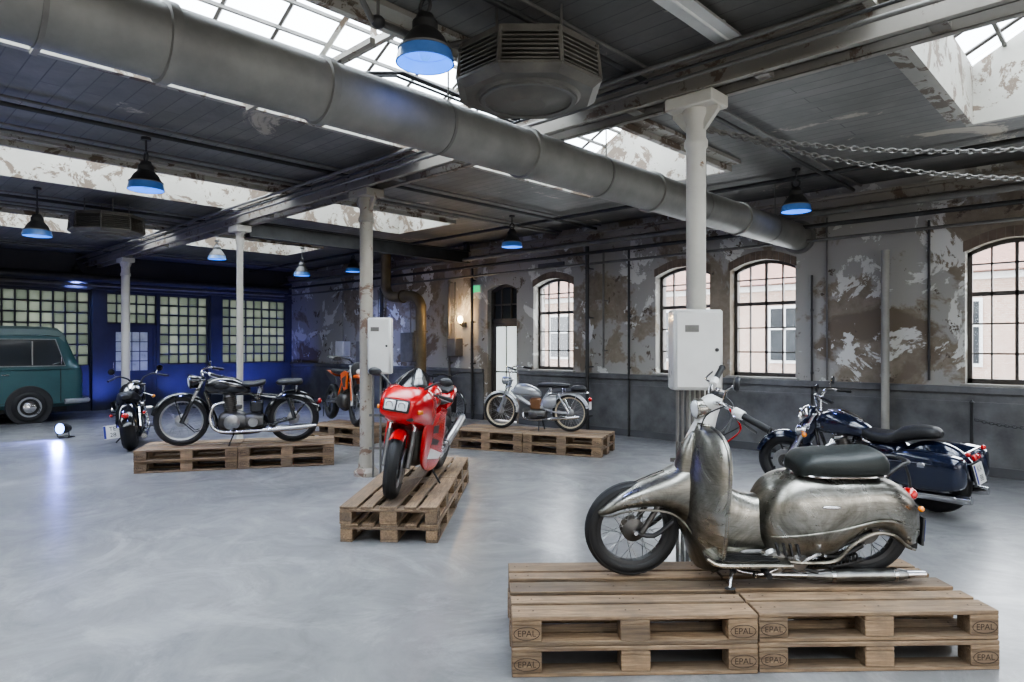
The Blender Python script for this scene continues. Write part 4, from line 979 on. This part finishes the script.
# ------------------------------------------------------------------ 5. MOPED
def moped():
    b=B()
    for x in (.60,-.60): wheel(b,(x,0,.30),.30,.06,CREAM,'wire',32,0,.055,None,RUB);b.torus((x,0,.30),(0,1,0),.262,.02,CREAM,36,8,.95)
    forks(b,(.60,.30),(.42,.80),.06,.016,CHR,SILV)
    b.fender((.60,0,.30),.325,.045,20,185,SILV,.04);b.fender((-.60,0,.30),.325,.05,-5,165,SILV,.04)
    headlamp(b,(.53,0,.79),.065,.12,SILV)
    bars(b,(.42,0,.84),[(0,.03,.0),(.01,.09,.16),(-.05,.24,.18),(-.14,.30,.16)],.11,.011,CHR)
    b.loft([(.36,.58,.64,.03),(.33,.56,.72,.07),(.20,.55,.75,.095),(.02,.54,.70,.085),(-.10,.54,.62,.04)],SILV,22,4)
    b.tube([(.40,0,.64),(.25,0,.50),(.0,0,.38),(-.25,0,.36)],.035,SILV,14,4);b.tube([(-.1,0,.4),(-.2,0,.56),(-.28,0,.66)],.026,SILV,12,3)
    b.box((-.02,0,.42),(.2,.09,.2),GOLD,None,.03);b.loft([(-.15,.36,.5,.04),(-.25,.34,.56,.07),(-.38,.38,.56,.06)],SILV,16,3)
    for s_ in (-1,1):
        b.tube([(-.2,s_*.06,.34),(-.4,s_*.07,.30),(-.60,s_*.065,.30)],.014,SILV,8,3);b.tube([(-.60,s_*.07,.30),(-.42,s_*.08,.60)],.018,CHR,10);b.tube([(-.25,s_*.05,.60),(-.5,s_*.09,.62),(-.85,s_*.09,.62)],.01,CHR,8,3);b.tube([(-.60,s_*.075,.32),(-.75,s_*.09,.62)],.006,CHR,6)
        b.tube([(-.04,s_*.06,.24),(-.12*s_-.04,s_*.13,.24-.0*s_)],.007,CHR,8);b.box((-.12*s_-.04,s_*.17,.24),(.09,.07,.022),RUB,None,.005)
    b.loft([(.1,.2,.3,.05),(.05,.17,.33,.08),(-.12,.17,.34,.085),(-.2,.2,.3,.05)],STL,18,3);fins(b,(.06,0,.26),(1,0,.25),.16,.06,7,STL)
    b.tube([(.18,.04,.28),(.16,.08,.2),(0,.1,.17),(-.3,.1,.2)],.013,CHR,10,4);b.tube([(-.26,.1,.19),(-.34,.1,.2),(-.72,.1,.24),(-.78,.1,.25)],[.014,.03,.03,.012],CHR,14)
    b.loft([(-.05,.70,.72,.03),(-.10,.69,.76,.08),(-.24,.69,.77,.105),(-.38,.69,.77,.10),(-.52,.69,.76,.09),(-.60,.70,.75,.05)],LEA,20,4)
    b.cyl((-.28,0,.62),(-.28,0,.71),.03,CHR,10);b.tube([(-.85,.09,.62),(-.9,0,.62),(-.85,-.09,.62)],.01,CHR,8,3);b.cyl((-.5,.07,.62),(-.5,.07,.70),.008,CHR,8);b.cyl((-.5,-.07,.62),(-.5,-.07,.70),.008,CHR,8)
    b.loft([(-.62,.64,.68,.05),(-.66,.635,.73,.09),(-.80,.635,.74,.1),(-.86,.65,.70,.06)],LEA,18,3)
    b.ell((-.93,0,.52),(.03,.035,.035),REDL);b.box((-.93,0,.42),(.008,.12,.12),WHT)
    b.tube([(-.1,.08,.17),(-.12,.14,.0)],.01,BLKM,8);b.tube([(-.1,-.08,.17),(-.12,-.14,.0)],.01,BLKM,8)
    return b
moped().obj('vintage_moped',place(at(10.26,.35,ZP+.004),201.2,0,.95))
# ------------------------------------------------------------------ 6. ENDURO
def enduro():
    b=B()
    wheel(b,(-.70,0,.33),.33,.12,BLKM,'wire',36,.11,.05);wheel(b,(.72,0,.36),.36,.09,BLKM,'wire',36,.13,.05)
    forks(b,(.72,.36),(.46,1.0),.10,.024,ALU,ALU)
    b.loft([(.98,.80,.815,.03),(.92,.80,.83,.06),(.75,.81,.86,.075),(.55,.80,.87,.08),(.42,.80,.84,.05)],ORG,16,4)
    b.loft([(.60,.84,.90,.06),(.575,.80,1.04,.10,3),(.55,.82,1.08,.11,3),(.52,.9,1.04,.08)],BLKM,18,3);headlamp(b,(.60,0,.92),.05,.05,BLKM)
    for s_ in (-1,1):
        b.prism([(.50,.62),(.36,.58),(.18,.72),(.10,.86),(.30,.92),(.46,.90)],s_*.13,s_*.15,ORG);b.prism([(-.30,.80),(-.90,.90),(-.88,.84),(-.42,.66),(-.2,.68)],s_*.10,s_*.12,BLKM)
        b.prism([(.42,.64),(.32,.64),(.2,.78),(.40,.84)],s_*.15,s_*.154,BLKM)
        b.box((.66,s_*.13,.62),(.03,.02,.4),ORG,Matrix.Rotation(D(-22),3,'Y'),.005)
        b.tube([(-.2,s_*.08,.40),(-.70,s_*.1,.33)],.026,ALU,10)
        b.box((.52,s_*.36,1.12),(.03,.14,.07),BLKM,None,.012);b.cyl((-.1,s_*.1,.35),(-.1,s_*.22,.35),.015,ALU,8)
    b.loft([(.34,.74,.90,.06),(.25,.72,.93,.10),(.05,.74,.92,.10),(-.1,.78,.90,.07)],BLK,18,4)
    b.loft([(.1,.86,.93,.05),(0,.84,.94,.08),(-.3,.83,.93,.1),(-.6,.85,.945,.09),(-.8,.87,.93,.05)],LEA,18,4)
    b.loft([(-.55,.80,.87,.08),(-.85,.84,.90,.08),(-1.08,.88,.90,.04)],ORG,14,4)
    bars(b,(.42,0,1.06),[(0,.04,.0),(.0,.12,.06),(-.03,.24,.08),(-.08,.34,.08)],.12,.014,BLKM)
    b.tube([(.44,0,.92),(.36,0,.6),(.25,0,.28),(-.15,0,.26),(-.22,0,.5),(0,0,.8),(.4,0,.9)],.028,STL,10,3)
    b.loft([(.26,.3,.45,.06),(.2,.26,.52,.12),(-.05,.25,.52,.13),(-.2,.3,.45,.08)],STL,18,3);fins(b,(.12,0,.48),(.25,0,1),.2,.09,6,STL)
    b.tube([(.2,.05,.62),(.30,.1,.5),(.1,.15,.42),(-.25,.14,.62)],.022,CHR,10,4);b.tube([(-.25,.14,.62),(-.3,.15,.64),(-.8,.16,.80)],[.025,.05,.05],ALU,16)
    b.tube([(-.3,0,.45),(-.15,0,.72)],.04,ORG,12);b.tube([(0,.1,.27),(0,.23,0.024)],.01,ALU,8)
    return b
enduro().obj('orange_enduro_motorcycle',place(at(11.25,-2.86,ZP+.003),-14,5,.95))
# ------------------------------------------------------------------ 7. BICYCLE
b=B()
for x in (.52,-.52): wheel(b,(x,0,.34),.34,.035,ALU,'wire',28,0,.025)
for P in ([(.52,0,.34),(.40,0,.66),(.36,0,.88)],[(.38,0,.78),(-.02,0,.28)],[(.37,0,.84),(-.14,0,.80)],[(-.02,0,.28),(-.18,0,.92)],[(-.02,.02,.28),(-.52,.04,.34),(-.14,.02,.78)],[(-.02,-.02,.28),(-.52,-.04,.34),(-.14,-.02,.78)]): b.tube(P,.015,BLK,10)
b.loft([(-.04,.93,.95,.02),(-.12,.92,.97,.05),(-.28,.92,.98,.08),(-.32,.93,.97,.04)],LEA,14,3);bars(b,(.36,0,.96),[(0,.04,0),(.02,.14,.04),(-.05,.27,.04)],.1,.011,BLKM,False);b.cyl((.36,0,.86),(.36,0,.97),.012,BLKM)
b.ring((-.02,.04,.28),(0,1,0),.07,.09,.005,STL);b.tube([(-.02,.05,.28),(.05,.06,.14)],.01,STL,8);b.tube([(-.02,-.05,.28),(-.09,-.06,.42)],.01,STL,8);b.box((.05,.1,.14),(.09,.08,.02),RUB);b.box((-.09,-.1,.42),(.09,.08,.02),RUB)
b.fender((.52,0,.34),.355,.025,10,170,BLK,.015);b.fender((-.52,0,.34),.355,.025,0,170,BLK,.015)
b.obj('city_bicycle',place((-10.75,8.98,0),0,0))

# ------------------------------------------------------------------ 8. VAN
def van():
    b=B()
    def sec(x,zb,zt,hw,hr):
        z1=min(1.12,zt-.03)
        pts=[(-hw*.9,zb),(-hw,zb+.08),(-hw*1.0,zb+.35),(-hw*1.0,(zb+z1)/2+.1),(-hw*.985,z1)]
        if zt>1.4: pts+=[(-hw*.985+(hw*.985-hr)*.5,z1+(zt-.2-z1)*.5),(-hr-.005,zt-.2),(-hr*.97,zt-.07),(-hr*.87,zt-.015),(-hr*.35,zt)]
        else: pts+=[(-hw*.97,z1+(zt-z1)*.3),(-hw*.93,z1+(zt-z1)*.6),(-hw*.85,zt-.005),(-hw*.6,zt),(-hw*.3,zt)]
        return pts+[( -a,c) for a,c in reversed(pts)]
    X=[(-2.25,.45,1.0,.60,.5),(-2.22,.38,1.5,.76,.60),(-2.12,.33,1.90,.82,.66),(-1.9,.31,1.98,.85,.73),(-1.2,.30,2.0,.86,.76),(0,.30,2.0,.86,.76),(1.1,.30,2.0,.86,.76),(1.5,.30,1.995,.855,.755),(1.72,.31,1.97,.85,.74),(1.84,.315,1.86,.845,.72),(1.99,.32,1.50,.84,.69),(2.09,.33,1.20,.82,.66),(2.14,.35,1.08,.78,.6),(2.18,.40,.96,.66,.5),(2.2,.45,.9,.5,.4)]
    vs=[];n=20
    for q in X:
        for y,z in sec(*q): vs.append((q[0],y,z))
    lo=[];hi=[]
    for i in range(len(X)-1):
        for k in range(n):
            f=(i*n+k,i*n+(k+1)%n,(i+1)*n+(k+1)%n,(i+1)*n+k)
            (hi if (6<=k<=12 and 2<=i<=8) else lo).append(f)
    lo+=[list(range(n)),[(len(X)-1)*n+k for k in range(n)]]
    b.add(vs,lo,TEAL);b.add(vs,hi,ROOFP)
    def ys(z): return .847 if z<=1.12 else .847-(.847-.76)*(z-1.12)/(.66)
    for s_ in (-1,1):
        for (x0,x1,x2,x3) in ((1.80,.72,.72,1.64),(.58,-.30,-.30,.58),(-.42,-1.22,-1.22,-.42),(-1.34,-2.02,-1.95,-1.34)):
            za,zb=1.19,1.70
            def quad(e,off,m_):
                P=[(x0-e*0+e,za-e),(x1-e,za-e),(x2-e,zb+e),(x3+e,zb+e)]
                vs=[(x,s_*(ys(z)+off),z) for x,z in P]+[(x,s_*(ys(z)-.03),z) for x,z in P]
                b.add(vs,[(0,1,2,3),(4,5,6,7),(0,1,5,4),(1,2,6,5),(2,3,7,6),(3,0,4,7)],m_)
            quad(.030,.010,ALU);quad(.015,.014,BLKM);quad(0,.018,DGLS)
        b.tube([(2.0,s_*.83,1.10),(1.5,s_*.86,1.10),(-1.9,s_*.86,1.10),(-2.15,s_*.80,1.10)],.012,TEAL,6)
        b.tube([(1.74,s_*.765,1.79),(1.5,s_*.77,1.81),(-2.0,s_*.745,1.80)],.016,ROOFP,6)
        b.bx(1.24,1.26,s_*.79,s_*.86,1.19,1.68,ALU)
        for xx in (.66,1.74,-.36,-1.28): b.bx(xx-.005,xx+.005,s_*.845,s_*.864,.42,1.1,BLKM)
        b.bx(.66,1.0,s_*.85,s_*.863,.42,.428,BLKM);b.box((.80,s_*.875,1.0),(.13,.02,.025),CHR,None,.005);b.bx(-1.3,.66,s_*.845,s_*.863,.38,.388,BLKM)
        for xx in (1.2,-1.2):
            b.lathe([(0,.0),(.395,.0),(.41,-.012),(.41,-.04)],(xx,s_*.872,.36),(0,s_,0),BLKM,40)
            o=b.M;b.M=Matrix.Translation((xx,s_*.81,.335));wheel(b,(0,0,0),.335,.17,BLKM,'disc',0,0,.07);b.M=o
            b.lathe([(0,.055),(.06,.05),(.11,.03),(.13,.0)],(xx,s_*.885,.335),(0,s_,0),CHR,28);b.ring((xx,s_*.888,.335),(0,1,0),.17,.205,.02,SILV,32)
        b.lathe([(0,.05),(.07,.04),(.095,.0),(.11,-.005)],(2.13,s_*.56,.85),(1,0,0),LENS,24);b.ring((2.14,s_*.56,.85),(1,0,0),.09,.11,.03,CHR,24)
        b.box((2.17,s_*.56,.68),(.04,.13,.06),ORL,None,.01);b.box((-2.23,s_*.62,.9),(.05,.1,.2),REDL,None,.02)
        b.tube([(1.6,s_*.86,1.2),(1.72,s_*.98,1.25)],.008,CHR,8);b.box((1.72,s_*1.0,1.28),(.02,.1,.16),CHR,None,.01)
    b.tube([(1.8,-.91,.42),(2.1,-.88,.42),(2.27,-.7,.42),(2.3,0,.42),(2.27,.7,.42),(2.1,.88,.42),(1.8,.91,.42)],.055,SILV,10,3);b.tube([(-2.1,-.86,.42),(-2.3,-.7,.42),(-2.3,.7,.42),(-2.1,.86,.42)],.055,SILV,10,3)
    for e,o_,m_ in ((.03,.006,BLKM),(0,.012,DGLS)):
        vs=[]
        for z,x,hw in ((1.19-e,2.11,.68),(1.42,2.035,.68),(1.76+e,1.895,.65)):
            for k in range(9):
                t=-1+2*k/8;vs.append((x+o_-.05*abs(t)**3,(hw+e)*t,z))
        b.add(vs,[(i*9+k,i*9+k+1,(i+1)*9+k+1,(i+1)*9+k) for i in range(2) for k in range(8)],m_)
    b.bx(-1.9,1.9,-.6,.6,.2,.34,BLKM)
    b.ring((2.21,0,.82),(1,0,0),.13,.15,.02,CHR,28)
    return b
van().obj('camper_van',place((-17.35,1.79,0),90,0),30)
# ------------------------------------------------------------------ LED floor spots
def parcan(p,yaw,tilt,e,col):
    b=B()
    b.M=Matrix.Translation((0,0,.16))@Matrix.Rotation(D(-tilt),4,'Y')
    b.lathe([(0,-.12),(.06,-.12),(.085,-.05),(.095,.08),(.10,.08)],(0,0,0),(1,0,0),BLKM,24);b.lathe([(0,.07),(.088,.07)],(0,0,0),(1,0,0),SPOTL,24)
    b.M=Matrix();b.tube([(0,.11,.17),(0,.115,.03),(0,.10,.008),(.08,.0,.008),(0,-.10,.008),(0,-.115,.03),(0,-.11,.17)],.008,BLKM,6)
    b.tube([(0,.10,.01),(-.14,.1,.01),(-.14,-.1,.01),(0,-.10,.01)],.008,BLKM,6)
    o=b.obj('led_floor_spotlight',place(p,yaw))
    l=bpy.data.lights.new('led_beam','SPOT');l.energy=e;l.color=col;l.spot_size=D(120);l.spot_blend=.8;l.shadow_soft_size=.08
    lo=bpy.data.objects.new('led_beam',l);SC.collection.objects.link(lo);lo.parent=o
    dirv=V((math.cos(D(tilt)),0,math.sin(D(tilt))));lo.location=V((0,0,.16))+dirv*.11;lo.rotation_euler=dirv.to_track_quat('-Z','Y').to_euler()
parcan(at(11.5,-7.75),-55,4,200,(.18,.24,1))
for x,y in ((-17.7,4.9),(-17.7,6.7),(-17.7,8.3),(-17.2,9.2)): parcan(V((x,y,0)),180,50,80,(.15,.15,1))
parcan(V((-15.2,-2.5,0)),60,35,420,(.22,.22,1))

# ------------------------------------------------------------------ EXTERIOR
b=B();b.bx(-45,30,10.26,60,-.3,-.05,YARD);b.bx(-45,-19.01,-20,10.26,-.3,-.05,YARD);b.obj('yard_ground')
b=B();y=22
b.bx(-40,25,y,y+6,-.05,3.6,BRICK)
b.prism([(y-.5,3.6),(y+6.5,3.6),(y+3,5.4)],-40.5,25.5,TILE,lambda a,c,t:(t,a,c))
for k in range(26):
    x=-38+k*2.4
    b.bx(x,x+1.1,y-.05,y+.02,1.0,2.9,WHT);b.bx(x+.08,x+1.02,y-.07,y-.04,1.1,2.8,DGLS)
    b.bx(x+.52,x+.58,y-.09,y-.06,1.1,2.8,WHT);b.bx(x+.08,x+1.02,y-.09,y-.06,2.1,2.16,WHT)
b.bx(-40,25,y-.12,y,3.4,3.58,WHT)
b.obj('brick_outbuilding')

# ------------------------------------------------------------------ LIGHT
w=bpy.data.worlds.new('overcast_sky');SC.world=w;w.use_nodes=True;nt=w.node_tree;bg=nt.nodes['Background']
tc=nt.nodes.new('ShaderNodeTexCoord');sp=nt.nodes.new('ShaderNodeSeparateXYZ');nt.links.new(tc.outputs['Generated'],sp.inputs[0])
nt.links.new(mixc(nt,ramp(nt,sp.outputs['Z'],-.1,.6),(.97,.98,1),(.80,.89,1)),bg.inputs['Color']);bg.inputs['Strength'].default_value=8.5
def area(name,loc,rot,sx,sy,e,col):
    l=bpy.data.lights.new(name,'AREA');l.shape='RECTANGLE';l.size=sx;l.size_y=sy;l.energy=e;l.color=col
    o=bpy.data.objects.new(name,l);SC.collection.objects.link(o);o.location=loc;o.rotation_euler=rot;return o
for i,(x0,x1) in enumerate(sky):
    area('skylight_daylight',((x0+x1)/2,(SY0+SY1)/2,4.95),(0,0,0),(x1-x0)*.98,SY1-SY0-.1,760,(.92,.965,1))
area('added_fill_light',(2,YS+.1,1.9),(D(-90),0,0),9,3,330,(1,.97,.93))  # fill lights added behind the camera; the walls there have no opening
area('added_fill_light',(XE-.1,1,1.9),(0,D(90),0),3,9,300,(1,.97,.93))  # second added fill, in front of the closed east wall
for a,c in wins: area('window_daylight',((a+c)/2,YW+.30,1.95),(D(90),0,D(180)),.9,1.5,24,(.95,.98,1))

# ------------------------------------------------------------------ CAMERA
cam=bpy.data.cameras.new('camera');co=bpy.data.objects.new('camera',cam);SC.collection.objects.link(co);SC.camera=co
co.location=(0,0,EYE);co.rotation_euler=(D(90),0,D(YAW));cam.sensor_width=36;cam.lens=666/1024*36;cam.shift_y=.004;cam.clip_start=.05;cam.clip_end=200
try:
    SC.view_settings.view_transform='AgX';SC.view_settings.look='AgX - Medium High Contrast';SC.view_settings.exposure=0.0
except Exception as e: print(e)
